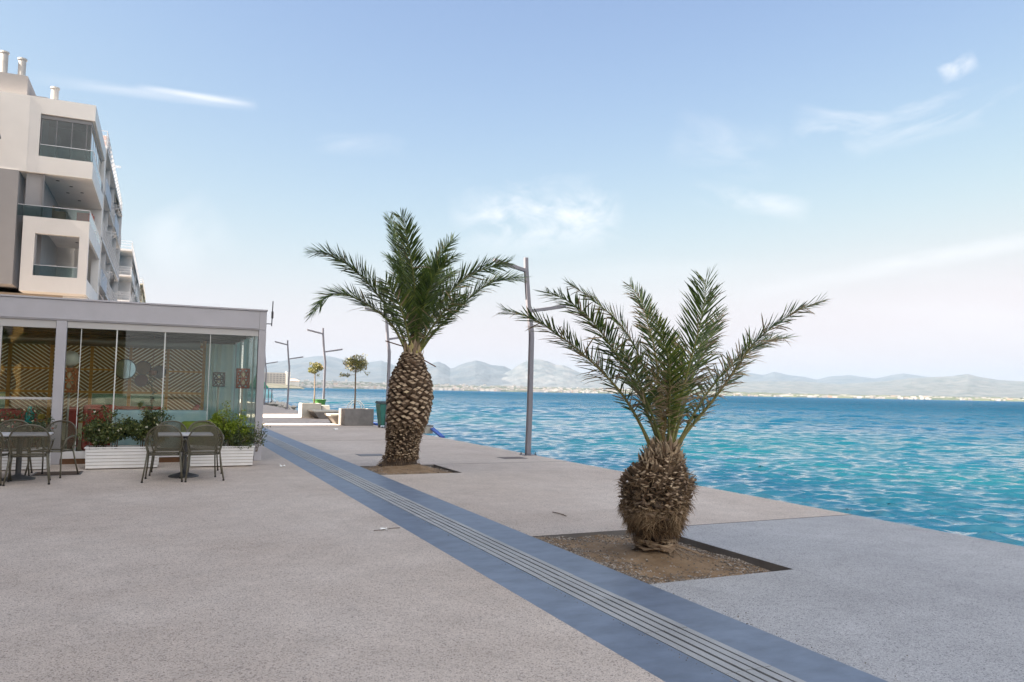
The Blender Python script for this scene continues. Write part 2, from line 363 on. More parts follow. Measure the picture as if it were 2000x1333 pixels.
for r, pv, n in ((PITS[0], pv1, 5200), (PITS[1], pv2, 1500)):
    b = MB(); rg = random.Random(n); k = 0
    while k < n:
        x, y = rg.uniform(r[0]+.02, r[1]-.02), rg.uniform(r[2]+.02, r[3]-.02)
        e = min(x-r[0], r[1]-x, y-r[2], r[3]-y)
        if rg.random() > math.exp(-e/0.13)+0.025: continue
        pebble(b, x, y, zat(pv, r, x, y)+0.003, rg.choice((0.004, 0.006, 0.008, 0.011, 0.016)), rg); k += 1
    b.build('gravel', PEB, kind='stuff')
# loose grit along the strip's edges
b = MB(); rg = random.Random(77)
for k in range(500):
    y = rg.uniform(2.6, 12); side = rg.random()
    x = 3.83+rg.expovariate(14) if side < .6 else 3.0-rg.expovariate(60)
    pebble(b, x, y, 0.002, rg.choice((0.003, 0.004, 0.006)), rg)
b.build('grit', PEB, kind='stuff')

# ------------------------------------------------------------------ sea
SEA_Z = -1.0
def sea_material():
    m = bpy.data.materials.new('sea_water'); m.use_nodes = True
    nd, lk = m.node_tree.nodes, m.node_tree.links; p = nd['Principled BSDF']
    geo = nd.new('ShaderNodeNewGeometry'); pos = geo.outputs['Position']
    sx = nd.new('ShaderNodeSeparateXYZ'); lk.new(pos, sx.inputs[0])
    nz = nd.new('ShaderNodeTexNoise'); nz.inputs['Scale'].default_value = 0.035; nz.inputs['Detail'].default_value = 5; nz.inputs['Roughness'].default_value = 0.6; lk.new(pos, nz.inputs['Vector'])
    # depth of the water grows away from the quay (log scale), patchy bottom
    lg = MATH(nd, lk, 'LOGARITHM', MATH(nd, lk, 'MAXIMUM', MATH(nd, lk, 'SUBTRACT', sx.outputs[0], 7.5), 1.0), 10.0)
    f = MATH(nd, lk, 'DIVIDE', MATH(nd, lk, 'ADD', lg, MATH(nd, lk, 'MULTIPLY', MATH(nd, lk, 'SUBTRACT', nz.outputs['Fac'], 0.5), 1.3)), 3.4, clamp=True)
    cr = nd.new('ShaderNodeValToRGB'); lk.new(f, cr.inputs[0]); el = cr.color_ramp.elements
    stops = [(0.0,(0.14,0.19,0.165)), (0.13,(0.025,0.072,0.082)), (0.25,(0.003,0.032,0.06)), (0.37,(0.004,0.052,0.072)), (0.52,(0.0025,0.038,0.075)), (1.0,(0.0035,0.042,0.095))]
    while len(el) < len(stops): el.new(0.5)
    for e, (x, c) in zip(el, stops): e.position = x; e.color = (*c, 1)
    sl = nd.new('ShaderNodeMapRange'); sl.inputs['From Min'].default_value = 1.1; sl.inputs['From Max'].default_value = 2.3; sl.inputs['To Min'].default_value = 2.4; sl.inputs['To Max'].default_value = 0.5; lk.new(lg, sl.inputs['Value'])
    nd.remove(p)
    mp = nd.new('ShaderNodeMapping'); mp.inputs['Rotation'].default_value = (0,0,R(-32)); mp.inputs['Scale'].default_value = (0.55,1.0,1.0); lk.new(pos, mp.inputs[0])
    n1 = nd.new('ShaderNodeTexNoise'); n1.inputs['Scale'].default_value = 5.0; n1.inputs['Detail'].default_value = 6; n1.inputs['Roughness'].default_value = 0.65; lk.new(mp.outputs[0], n1.inputs['Vector'])
    b1 = nd.new('ShaderNodeBump'); b1.inputs['Strength'].default_value = 0.35; b1.inputs['Distance'].default_value = 0.06; lk.new(n1.outputs['Fac'], b1.inputs['Height'])
    n2 = nd.new('ShaderNodeTexNoise'); n2.inputs['Scale'].default_value = 0.8; n2.inputs['Detail'].default_value = 7; n2.inputs['Roughness'].default_value = 0.7; lk.new(mp.outputs[0], n2.inputs['Vector'])
    b2 = nd.new('ShaderNodeBump'); bs = nd.new('ShaderNodeMapRange'); bs.inputs['From Min'].default_value = 1.5; bs.inputs['From Max'].default_value = 2.5; bs.inputs['To Min'].default_value = 0.0; bs.inputs['To Max'].default_value = 1.0; lk.new(lg, bs.inputs['Value']); lk.new(bs.outputs[0], b2.inputs['Strength']); b2.inputs['Distance'].default_value = 1.8; lk.new(n2.outputs['Fac'], b2.inputs['Height']); lk.new(b1.outputs[0], b2.inputs['Normal'])
    # body colour under a wave surface; far away the unresolved wave slopes turn most of the mirror towards the viewer and weaken it
    df = nd.new('ShaderNodeBsdfDiffuse'); gl = nd.new('ShaderNodeBsdfGlossy'); gl.inputs['Roughness'].default_value = 0.05; fr = nd.new('ShaderNodeFresnel'); fr.inputs[0].default_value = 1.333
    ms = nd.new('ShaderNodeMixShader'); 
    nf = nd.new('ShaderNodeTexNoise'); nf.inputs['Scale'].default_value = 1.6; nf.inputs['Detail'].default_value = 8; nf.inputs['Roughness'].default_value = 0.7; nf.inputs['Distortion'].default_value = 0.8; lk.new(pos, nf.inputs['Vector'])
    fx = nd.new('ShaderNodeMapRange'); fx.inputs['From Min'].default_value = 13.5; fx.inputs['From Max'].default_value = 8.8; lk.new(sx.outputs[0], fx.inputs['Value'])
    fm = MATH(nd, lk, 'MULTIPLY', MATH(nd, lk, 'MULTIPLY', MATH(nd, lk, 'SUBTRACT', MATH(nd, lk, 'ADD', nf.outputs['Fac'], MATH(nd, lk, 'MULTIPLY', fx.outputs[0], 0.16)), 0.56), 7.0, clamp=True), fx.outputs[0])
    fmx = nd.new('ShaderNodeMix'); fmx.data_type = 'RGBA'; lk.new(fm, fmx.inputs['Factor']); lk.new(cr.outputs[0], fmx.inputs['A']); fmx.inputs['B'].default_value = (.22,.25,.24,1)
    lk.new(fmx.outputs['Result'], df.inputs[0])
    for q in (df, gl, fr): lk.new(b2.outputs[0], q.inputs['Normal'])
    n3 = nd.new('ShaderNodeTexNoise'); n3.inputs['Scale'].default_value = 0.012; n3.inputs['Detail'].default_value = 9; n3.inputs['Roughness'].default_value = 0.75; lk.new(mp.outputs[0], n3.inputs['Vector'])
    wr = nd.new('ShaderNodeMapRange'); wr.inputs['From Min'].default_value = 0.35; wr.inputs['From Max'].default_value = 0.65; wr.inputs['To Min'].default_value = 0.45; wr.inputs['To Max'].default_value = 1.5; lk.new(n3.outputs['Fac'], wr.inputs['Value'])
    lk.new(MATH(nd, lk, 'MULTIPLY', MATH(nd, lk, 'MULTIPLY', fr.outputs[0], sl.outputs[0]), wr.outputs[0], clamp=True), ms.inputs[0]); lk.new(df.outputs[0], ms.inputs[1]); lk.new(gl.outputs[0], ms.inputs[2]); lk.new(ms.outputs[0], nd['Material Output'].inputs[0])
    return m
def build_sea():
    az = np.radians(np.arange(-3, 100, 0.11)); rs = [8.0]
    while rs[-1] < 900: rs.append(rs[-1]*1.0031+0.004)
    rs = np.array(rs); A, Rr = np.meshgrid(az, rs); X = np.sin(A)*Rr; Y = np.cos(A)*Rr
    Z = np.zeros_like(X); DX = np.zeros_like(X); DY = np.zeros_like(X)
    rg = np.random.default_rng(11)
    sp = np.maximum(Rr*0.0031+0.004, Rr*np.radians(0.11))
    fade = np.clip((880-Rr)/300, 0, 1); off = np.clip((Rr-30)/70, 0, 1)
    for k in range(160):
        far = k >= 120
        lam = (1.8*(8.0/1.8)**rg.random()) if far else 0.16*(1.7/0.16)**rg.random(); a = R(206)+rg.normal(0, 0.30)
        amp = (0.011*off if far else 0.0098)*lam**0.85*(0.6+0.8*rg.random())*min(1.0, (3.2/lam))**0.3
        kx, ky = math.sin(a), math.cos(a); w = 2*math.pi/lam; ph = rg.random()*6.28
        # groups of waves: slow modulation
        l2 = lam*rg.uniform(4, 9); a2 = a+rg.normal(0, 0.9); md = 0.55+0.45*np.sin(2*math.pi/l2*(math.sin(a2)*X+math.cos(a2)*Y)+rg.random()*6.28)
        g = np.clip((lam/sp-1.8)/2.2, 0, 1)*md*amp*fade
        th = w*(kx*X+ky*Y)+ph
        Z += g*np.cos(th); DX -= g*kx*np.sin(th)*1.2; DY -= g*ky*np.sin(th)*1.2
    keep = X > 8.4
    X2, Y2 = X+DX, Y+DY
    n = X.shape[1]; V = np.stack([X2, Y2, Z+SEA_Z], -1).reshape(-1, 3)
    i, j = np.meshgrid(np.arange(X.shape[0]-1), np.arange(n-1), indexing='ij')
    q = np.stack([i*n+j, i*n+j+1, (i+1)*n+j+1, (i+1)*n+j], -1).reshape(-1, 4)
    kf = keep.reshape(-1); q = q[kf[q].all(1)]
    used = np.zeros(len(V), bool); used[q] = True; idx = np.cumsum(used)-1; V = V[used]; q = idx[q]
    # the open water beyond, one flat sheet a little lower than the first so that they never coincide
    outer = []; r2 = [860, 1700, 3200, 6400, 9000]; az2 = np.radians(np.arange(-20, 181, 4.0))
    nv = len(V)
    for r_ in r2:
        for a_ in az2: outer.append((math.sin(a_)*r_, math.cos(a_)*r_, SEA_Z-0.004))
    m = len(az2); oq = [(nv+i_*m+j_, nv+i_*m+j_+1, nv+(i_+1)*m+j_+1, nv+(i_+1)*m+j_) for i_ in range(len(r2)-1) for j_ in range(m-1)]
    # water south of the modelled waves and towards the near left shore
    ex = len(V)+len(outer)
    V = np.vstack([V, np.array(outer), np.array([(QX-.3,-400,SEA_Z-.3),(900,-400,SEA_Z-.3),(900,900,SEA_Z-.3),(QX-.3,900,SEA_Z-.3)])])
    Q = np.vstack([q, np.array(oq), np.array([(ex,ex+1,ex+2,ex+3)])])
    me = bpy.data.meshes.new('sea'); me.vertices.add(len(V)); me.vertices.foreach_set('co', V.astype(np.float32).ravel())
    me.loops.add(len(Q)*4); me.loops.foreach_set('vertex_index', Q.astype(np.int32).ravel()); me.polygons.add(len(Q))
    me.polygons.foreach_set('loop_start', np.arange(0, len(Q)*4, 4, dtype=np.int32)); me.polygons.foreach_set('loop_total', np.full(len(Q), 4, np.int32))
    me.polygons.foreach_set('use_smooth', np.ones(len(Q), bool)); me.update(); me.validate()
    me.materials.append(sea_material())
    o = bpy.data.objects.new('sea', me); C.objects.link(o); o['kind'] = 'structure'
build_sea()

# ------------------------------------------------------------------ far shore: terrain, town, haze
HILL = None
def hill_mat(name, c1, c2, rock, scale):
    m = mat(name, c1, 0.95, col2=c2, scale=scale, detail=9)
    return m
def terrain(name, ridge, D, Df, m, rough=0.06, power=1.25, seed=0, nd=44, back=1.25):
    """a range of hills: crest heights seen in each direction, real distance and body"""
    az = [a for a, e in ridge]; el = [e for a, e in ridge]
    na = int((az[-1]-az[0])/0.11)+2
    aa = np.linspace(az[0], az[-1], na); ee = np.interp(aa, az, el)
    vs, fs = [], []
    ds = np.concatenate([np.linspace(Df, D, nd), np.linspace(D, D*back, 8)[1:]])
    for a, e in zip(aa, ee):
        edge = min(1, (a-az[0])/0.5, (az[-1]-a)/0.5)
        Hh = math.tan(R(e))*D+1.6
        for d in ds:
            s = (d-Df)/(D-Df)
            if s <= 1: base = Hh*(0.06*s+0.94*s**power)
            else: base = Hh*max(-0.02, 1-((s-1)/((D*back-D)/(D-Df)))**1.3)
            x, y = math.sin(R(a))*d, math.cos(R(a))*d
            w = math.sin(math.pi*min(1, s))**0.7 if s < 1 else 0
            ridged = 1-abs(noise.noise((x/900+seed, y/900, seed)))*2
            fine = noise.fractal((x/420, y/420, seed), 1.0, 2.1, 5)
            z = base*(1+w*0.28*(ridged-0.55))+Hh*rough*fine*(0.25+w)
            vs.append((x, y, max(-3, z*edge+(-3)*(1-edge))))
    k = len(ds)
    for i in range(na-1):
        for j in range(k-1): fs.append((i*k+j, i*k+j+1, (i+1)*k+j+1, (i+1)*k+j))
    b = MB(); b.add(vs, [f[::-1] for f in fs]); return b.build(name, m, smooth=False, kind='structure')
H_FAR = mat('far_slopes', (0.014,0.026,0.038), 0.95, col2=(0.055,0.06,0.068), scale=0.0035, detail=10)  # slopes tinted blue, part of the distance haze put into their colour
H_ROCK = mat('rocky_slopes', (0.017,0.03,0.038), 0.95, col2=(0.105,0.105,0.11), scale=0.005, detail=10)
H_PLAIN = mat('shore_plain', (0.018,0.03,0.032), 0.95, col2=(0.085,0.085,0.085), scale=0.008, detail=10)
terrain('hills', [(-2,0.3),(3.5,0.68),(5.16,1.19),(7.03,1.67),(8.25,1.93),(9.66,2.17),(10.5,2.31),(11.09,2.34),(12.19,2.1),(12.93,1.8),(14.03,1.94),(14.95,2.09),(15.7,1.83),(16.64,1.55),(17.78,1.01),(19,0.5),(21,.1)], 14500, 8200, H_FAR, 0.03, seed=1)
terrain('hills', [(13,0.4),(14.8,0.94),(16.27,1.47),(17.01,1.71),(18.51,1.92),(19.08,2.12),(19.57,1.95),(20.04,1.6),(20.4,1.72),(20.79,1.93),(21.3,2.08),(21.92,2.24),(22.5,2.12),(23.0,1.95),(23.27,1.92),(24.03,1.86),(24.61,1.6),(25.38,1.16),(27,0.6),(29,0.2)], 12500, 7600, H_FAR, 0.08, seed=2)
terrain('hills', [(22.2,0.5),(23.47,1.12),(24.61,1.6),(25.06,1.97),(25.5,2.2),(25.9,2.38),(26.31,2.44),(26.8,2.40),(27.27,2.28),(27.85,2.04),(28.42,2.03),(28.9,1.85),(29.56,1.54),(30.7,1.25),(32.21,0.95),(35.19,0.6),(38,0.4),(42,.15)], 11000, 7400, H_ROCK, 0.11, 1.6, seed=3)
terrain('hills', [(30,0.1),(31.47,0.32),(35.92,0.96),(38,1.2),(39.54,1.42),(41.3,1.72),(42.69,1.5),(43.45,1.74),(44.4,1.52),(45.41,1.42),(46.24,1.22),(47.06,1.45),(48.35,1.55),(49.93,1.33),(50.8,1.55),(51.62,1.7),(52.67,1.52),(54.13,1.3),(57,1.0),(60,.8),(64,.4)], 17500, 10500, H_FAR, 0.03, seed=4)
terrain('hills', [(32,0.02),(34.08,0.12),(37.74,0.6),(41.3,1.02),(45.07,1.1),(47.7,0.92),(50.24,1.14),(52.67,1.43),(54.43,1.53),(55.28,1.68),(55.84,1.51),(56.94,1.3),(58.28,1.24),(60.34,1.16),(64,1.0),(70,.6),(74,.1)], 12500, 7000, H_PLAIN, 0.04, 0.9, seed=5)
terrain('shore_plain', [(1.5,0.1),(4,0.42),(8,0.50),(13,0.52),(16,0.46),(20,0.42),(26,0.36),(31,0.33),(36,0.30),(45,0.22),(60,0.2),(74,0.15)], 8300, 6300, H_PLAIN, 0.02, 0.8, seed=6)
# headland close to the left end of the bay
terrain('headland', [(4.5,0.15),(6.2,0.5),(7.0,0.42),(7.9,0.34),(8.5,0.25),(9.2,0.1),(9.8,-0.03)], 1500, 1300, mat('headland_scrub', (0.03,0.04,0.028), 0.95, col2=(0.11,0.10,0.08), scale=0.05, detail=8), 0.12, 0.7, seed=7)
TOWN = ramp_mat('town_walls', [(0,(0.10,0.09,0.08)),(0.55,(0.19,0.175,0.165)),(0.85,(0.30,0.285,0.275)),(1.0,(0.2,0.13,0.09))], 0.8)
TOWN_T = ramp_mat('town_trees', [(0,(0.04,0.055,0.025)),(1,(0.09,0.1,0.05))], 0.95)
rg = random.Random(21); b = MB(); bt = MB()
def plain_h(d): return max(0, (d-6300)/2000)
zp = [(1.5,0.1),(4,0.42),(8,0.50),(13,0.52),(16,0.46),(20,0.42),(26,0.36),(31,0.33),(36,0.30),(45,0.22),(60,0.2),(74,0.15)]
def town_block(a, d, w, h, tone, bb=None, dp=None):
    e = np.interp(a, [q[0] for q in zp], [q[1] for q in zp]); s = plain_h(d)
    z = (math.tan(R(e))*8300+1.6)*(0.06*s+0.94*s**0.8)
    c = Vector((math.sin(R(a))*d, math.cos(R(a))*d, 0)); t = Vector((math.cos(R(a+rg.uniform(-25,25))), -math.sin(R(a)), 0)).normalized(); n = Vector((t.y, -t.x, 0))
    dp = dp or w*rg.uniform(.4,.8); q = [c-t*w/2-n*dp/2, c+t*w/2-n*dp/2, c+t*w/2+n*dp/2, c-t*w/2+n*dp/2]
    vs = [(p.x,p.y,z-12) for p in q]+[(p.x,p.y,z+h) for p in q]
    (bb or b).add(vs, [(0,3,2,1),(4,5,6,7),(0,1,5,4),(1,2,6,5),(2,3,7,6),(3,0,4,7)], 0, tone)
for k in range(3400):
    a = rg.uniform(8.3, 62) if rg.random() < .55 else rg.uniform(9, 33)
    front = rg.random() < .5
    d = 6310+abs(rg.gauss(0, 60 if front else (900 if a < 34 else 500)))
    if d > 8200: continue
    dens = 0.5+0.5*noise.noise((a*0.8, d/300, 3.3))+ (0.25 if front else 0)
    if rg.random() > dens: continue
    town_block(a, d, rg.uniform(10, 36), rg.uniform(6, 22)*(1 if a < 36 else 0.75), rg.random()**.7)
for k in range(1500):
    a = rg.uniform(5, 62); d = 6306+abs(rg.gauss(0, 700))
    if d < 8200: town_block(a, d, rg.uniform(25, 110), rg.uniform(5, 13), rg.random(), bt)
b.build('far_shore_town', TOWN, kind='stuff')
bt.build('far_shore_trees', TOWN_T, kind='stuff')
for a0, d0, w0 in ((31.5, 11600, 300), (30, 9000, 240), (38, 8800, 300), (43, 8600, 260), (48.5, 9400, 350), (52, 10000, 300), (56, 9300, 400)):
    pass
# long pale hotel standing on the headland
hb = thing('hotel_building', 'long pale hotel block on the far left headland across the water', 'building', (math.sin(R(7.3))*1420, math.cos(R(7.3))*1420, 4))
HW = mat('hotel_wall', (0.5,0.45,0.4), 0.8); HD = mat('hotel_balcony_shade', (0.25,0.23,0.22), 0.8)
hx, hy = wpos(hb).x, wpos(hb).y
b = MB(); b.box(hx-16, hx+24, hy, hy+14, 0, 27); b.build('wall', HW, hb)
b = MB(); b.box(hx+24.2, hx+31, hy-1, hy+14, 0, 29); b.build('stair_tower', mat('hotel_white', (0.8,0.77,0.72), .8), hb)
b = MB()
for s in range(5):
    for k in range(7): b.box(hx-15+k*5.5, hx-11.2+k*5.5, hy-0.3, hy-0.05, 9+s*3.5, 11+s*3.5)
b.build('window', HD, hb)
h2 = thing('villa_building', 'low white villa right of the pale hotel on the far headland', 'building', (math.sin(R(8.5))*1450, math.cos(R(8.5))*1450, 2))
hx, hy = wpos(h2).x, wpos(h2).y
b = MB(); b.box(hx-15, hx+17, hy, hy+12, 0, 13); b.build('wall', mat('villa_white', (0.78,0.74,0.68), .8), h2)
b = MB(); b.add([(hx-16,hy-1,13.02),(hx+18,hy-1,13.02),(hx+18,hy+13,13.02),(hx-16,hy+13,13.02),(hx-10,hy+6,17),(hx+12,hy+6,17)], [(0,1,5,4),(1,2,5),(2,3,4,5),(3,0,4),(0,3,2,1)]); b.build('roof', mat('villa_roof', (0.42,0.3,0.22), .8), h2)

def build_haze():
    b = MB(); b.box(-3000, 17500, -4000, 19500, -5, 630)
    m = bpy.data.materials.new('haze_air'); m.use_nodes = True; nd, lk = m.node_tree.nodes, m.node_tree.links; nd.clear()
    out = nd.new('ShaderNodeOutputMaterial'); v = nd.new('ShaderNodeVolumePrincipled'); v.inputs['Color'].default_value = (0.272,0.362,0.485,1); v.inputs['Density'].default_value = HAZE
    v.inputs['Anisotropy'].default_value = 0.0
    lk.new(v.outputs[0], out.inputs['Volume'])
    b.build('haze', m, kind='stuff')
HAZE = 5.2e-5
build_haze()
PALM_NEAR = [
  ([(-0.13, -0.02, 1.04), (-0.23, -0.01, 1.24), (-0.47, -0.01, 1.58), (-0.78, 0.01, 1.87), (-1.11, 0.03, 2.11), (-1.45, 0.05, 2.3), (-1.76, 0.08, 2.38)], 0.35, 0.27),
  ([(-0.04, -0.06, 1.04), (-0.2, -0.08, 1.36), (-0.44, -0.14, 1.74), (-0.7, -0.18, 2.03), (-0.96, -0.23, 2.28), (-1.22, -0.26, 2.45), (-1.49, -0.28, 2.53)], 0.25, 0.27),
  ([(-0.02, -0.07, 1.04), (-0.06, -0.0, 1.5), (-0.15, 0.12, 1.91), (-0.24, 0.23, 2.19), (-0.37, 0.36, 2.42), (-0.56, 0.53, 2.63), (-0.73, 0.68, 2.78)], 0.3, 0.26),
  ([(-0.02, -0.07, 1.04), (0.0, 0.03, 1.67), (0.0, 0.12, 2.06), (-0.02, 0.21, 2.34), (-0.05, 0.3, 2.6), (-0.13, 0.41, 2.79)], 0.35, 0.24),
  ([(0.03, -0.09, 1.04), (-0.11, -0.3, 1.75), (-0.22, -0.39, 2.03), (-0.36, -0.46, 2.24), (-0.49, -0.5, 2.38)], 0.05, 0.26),
  ([(0.04, -0.09, 1.04), (0.07, -0.2, 1.45), (0.1, -0.34, 1.91), (0.12, -0.45, 2.22), (0.11, -0.56, 2.54), (0.07, -0.62, 2.73)], 0.08, 0.33),
  ([(0.06, -0.1, 1.04), (0.26, -0.05, 1.5), (0.54, 0.06, 2.0), (0.74, 0.11, 2.27), (0.91, 0.17, 2.52)], 0.6, 0.26),
  ([(0.09, -0.12, 1.04), (0.18, -0.19, 1.22), (0.36, -0.36, 1.53), (0.51, -0.53, 1.85), (0.64, -0.7, 2.15), (0.87, -0.93, 2.41), (1.07, -1.11, 2.53)], 0.45, 0.28),
  ([(0.1, -0.12, 1.04), (0.37, -0.11, 1.45), (0.67, -0.08, 1.77), (1.03, -0.06, 2.05), (1.37, -0.05, 2.21), (1.68, -0.05, 2.27)], 0.5, 0.28),
  ([(0.04, -0.09, 1.04), (0.25, 0.1, 1.5), (0.54, 0.45, 2.05), (0.63, 0.65, 2.31)], 0.9, 0.24),
  ([(-0.02, -0.07, 1.04), (-0.15, -0.14, 1.25), (-0.39, -0.31, 1.53), (-0.68, -0.53, 1.81), (-0.93, -0.71, 2.0)], 0.3, 0.26),
  ([(0.01, -0.08, 1.04), (-0.2, -0.4, 1.5), (-0.39, -0.65, 1.76), (-0.52, -0.78, 1.88)], 0.5, 0.24),
  ([(-0.08, -0.04, 1.04), (-0.06, 0.27, 1.4), (-0.03, 0.6, 1.67), (-0.05, 0.88, 1.82)], 0.4, 0.24),
  ([(0.07, -0.11, 1.04), (0.02, -0.4, 1.42), (-0.04, -0.71, 1.67), (-0.06, -0.87, 1.76)], 0.7, 0.24),
  ([(-0.01, -0.07, 1.04), (-0.19, -0.21, 1.57), (-0.37, -0.33, 1.89), (-0.51, -0.41, 2.11)], 0.45, 0.26),
]
PALM_FAR = [
  ([(-0.17, -0.09, 2.38), (-0.41, -0.09, 2.93), (-0.82, -0.07, 3.49), (-1.28, -0.02, 3.94), (-1.8, 0.05, 4.25), (-2.13, 0.12, 4.27)], 0.05, 0.42),
  ([(-0.19, -0.08, 2.38), (-0.51, -0.1, 2.88), (-0.82, -0.11, 3.15), (-1.23, -0.11, 3.36), (-1.57, -0.1, 3.46), (-1.84, -0.09, 3.38), (-2.12, -0.13, 3.05)], 0.05, 0.42),
  ([(-0.04, -0.16, 2.39), (-0.18, -0.46, 3.64), (-0.38, -0.67, 4.36), (-0.53, -0.81, 4.81), (-0.61, -0.85, 4.96)], 0.05, 0.5),
  ([(-0.07, -0.14, 2.39), (-0.15, -0.07, 3.19), (-0.27, 0.06, 4.04), (-0.41, 0.2, 4.74), (-0.53, 0.31, 5.17)], 0.05, 0.42),
  ([(-0.06, -0.15, 2.39), (-0.06, 0.08, 2.96), (-0.11, 0.59, 3.76), (-0.18, 1.02, 4.33), (-0.28, 1.23, 4.51)], 0.05, 0.42),
  ([(-0.03, -0.16, 2.39), (0.11, -0.08, 3.45), (0.29, -0.03, 4.07), (0.54, -0.02, 4.52), (0.76, -0.03, 4.8)], 0.03, 0.42),
  ([(-0.02, -0.17, 2.39), (0.01, -0.41, 3.17), (0.1, -0.71, 3.77), (0.23, -0.94, 4.08), (0.43, -1.16, 4.23)], 0.0, 0.42),
  ([(0.03, -0.19, 2.39), (0.25, -0.24, 3.05), (0.52, -0.3, 3.48), (0.95, -0.39, 3.95), (1.39, -0.49, 4.17), (1.81, -0.59, 4.31)], 0.05, 0.42),
  ([(0.05, -0.2, 2.39), (0.3, -0.42, 2.8), (0.63, -0.74, 3.21), (0.95, -1.07, 3.6), (1.24, -1.35, 3.78), (1.6, -1.67, 3.83)], 0.1, 0.42),
  ([(-0.0, -0.17, 2.39), (0.31, 0.2, 3.42), (0.58, 0.41, 3.87), (0.98, 0.57, 4.21)], 0.1, 0.4),
  ([(-0.04, -0.16, 2.39), (0.02, 0.16, 3.97), (0.06, 0.35, 4.69), (0.15, 0.44, 5.1)], 0.05, 0.45),
  ([(-0.15, -0.1, 2.38), (-0.33, 0.3, 3.16), (-0.51, 0.71, 3.69), (-0.73, 1.14, 4.14)], 0.1, 0.4),
  ([(-0.02, -0.17, 2.39), (-0.1, -0.6, 3.03), (-0.19, -1.14, 3.56), (-0.24, -1.49, 3.83)], 0.35, 0.4),
  ([(-0.1, -0.12, 2.38), (-0.36, -0.42, 3.0), (-0.66, -0.74, 3.43), (-0.91, -0.95, 3.66)], 0.1, 0.4),
  ([(0.02, -0.18, 2.39), (0.16, -0.66, 2.87), (0.27, -1.23, 3.23), (0.36, -1.62, 3.41)], 0.12, 0.38),
  ([(-0.04, -0.16, 2.39), (-0.23, -0.57, 3.14), (-0.46, -1.02, 3.69), (-0.66, -1.31, 4.0)], 0.05, 0.42),
]
NEAR_PROFILE = [(-0.02, 0.207, -0.032, 0.016), (0.085, 0.223, -0.036, 0.01), (0.163, 0.236, -0.052, 0.012), (0.241, 0.275, -0.067, 0.013), (0.398, 0.333, -0.065, 0.001), (0.556, 0.338, -0.057, -0.014), (0.713, 0.32, -0.067, -0.021), (0.817, 0.275, -0.059, -0.032), (0.897, 0.22, -0.027, -0.052), (0.976, 0.199, -0.012, -0.065), (1.054, 0.178, -0.015, -0.069), (1.122, 0.142, -0.023, -0.071)]
FAR_PROFILE = [(0.026, 0.48, -0.235, 0.106), (0.151, 0.397, -0.232, 0.095), (0.256, 0.339, -0.193, 0.07), (0.465, 0.329, -0.184, 0.05), (0.726, 0.376, -0.162, 0.022), (0.935, 0.386, -0.124, -0.011), (1.197, 0.423, -0.102, -0.04), (1.458, 0.433, -0.086, -0.066), (1.718, 0.407, -0.083, -0.086), (1.926, 0.339, -0.097, -0.095), (2.083, 0.277, -0.095, -0.107), (2.208, 0.214, -0.091, -0.118), (2.344, 0.172, -0.087, -0.129)]

# ------------------------------------------------------------------ palms
FROND = ramp_mat('palm_leaflet', [(0,(0.034,0.064,0.02)),(0.45,(0.125,0.19,0.036)),(0.62,(0.28,0.32,0.065)),(0.72,(0.22,0.165,0.10)),(1.0,(0.5,0.39,0.24))], 0.3, 0.22, 0.6)
RACH = ramp_mat('palm_rachis', [(0,(0.10,0.13,0.035)),(0.5,(0.2,0.2,0.06)),(1,(0.3,0.2,0.09))], 0.5)
STUB = ramp_mat('leaf_base', [(0,(0.075,0.05,0.034)),(0.3,(0.19,0.13,0.085)),(0.6,(0.42,0.315,0.21)),(0.85,(0.58,0.46,0.31)),(1,(0.42,0.37,0.11))], 0.9)
FIBRE = ramp_mat('palm_fibre', [(0,(0.07,0.045,0.026)),(0.5,(0.20,0.13,0.07)),(1,(0.42,0.30,0.18))], 0.95)
BARK = mat('palm_core', (0.06,0.04,0.026), 0.95, var=0.4, scale=14, bump=0.8, bscale=50)
def catmull(pts, n):
    P = [Vector(p) for p in pts]; P = [P[0]*2-P[1]]+P+[P[-1]*2-P[-2]]; out = []
    segs = len(P)-3
    for i in range(n+1):
        t = i/n*segs; k = min(int(t), segs-1); t -= k; a, b_, c, d = P[k:k+4]
        out.append(0.5*((2*b_)+(c-a)*t+(2*a-5*b_+4*c-d)*t*t+(3*b_-a-3*c+d)*t**3))
    L = [0]
    for i in range(n): L.append(L[-1]+(out[i+1]-out[i]).length)
    # resample evenly
    res = []; j = 0
    for i in range(n+1):
        s = L[-1]*i/n
        while j < n-1 and L[j+1] < s: j += 1
        f = (s-L[j])/max(1e-6, L[j+1]-L[j]); res.append(out[j].lerp(out[j+1], min(1, max(0, f))))
    return res, L[-1]
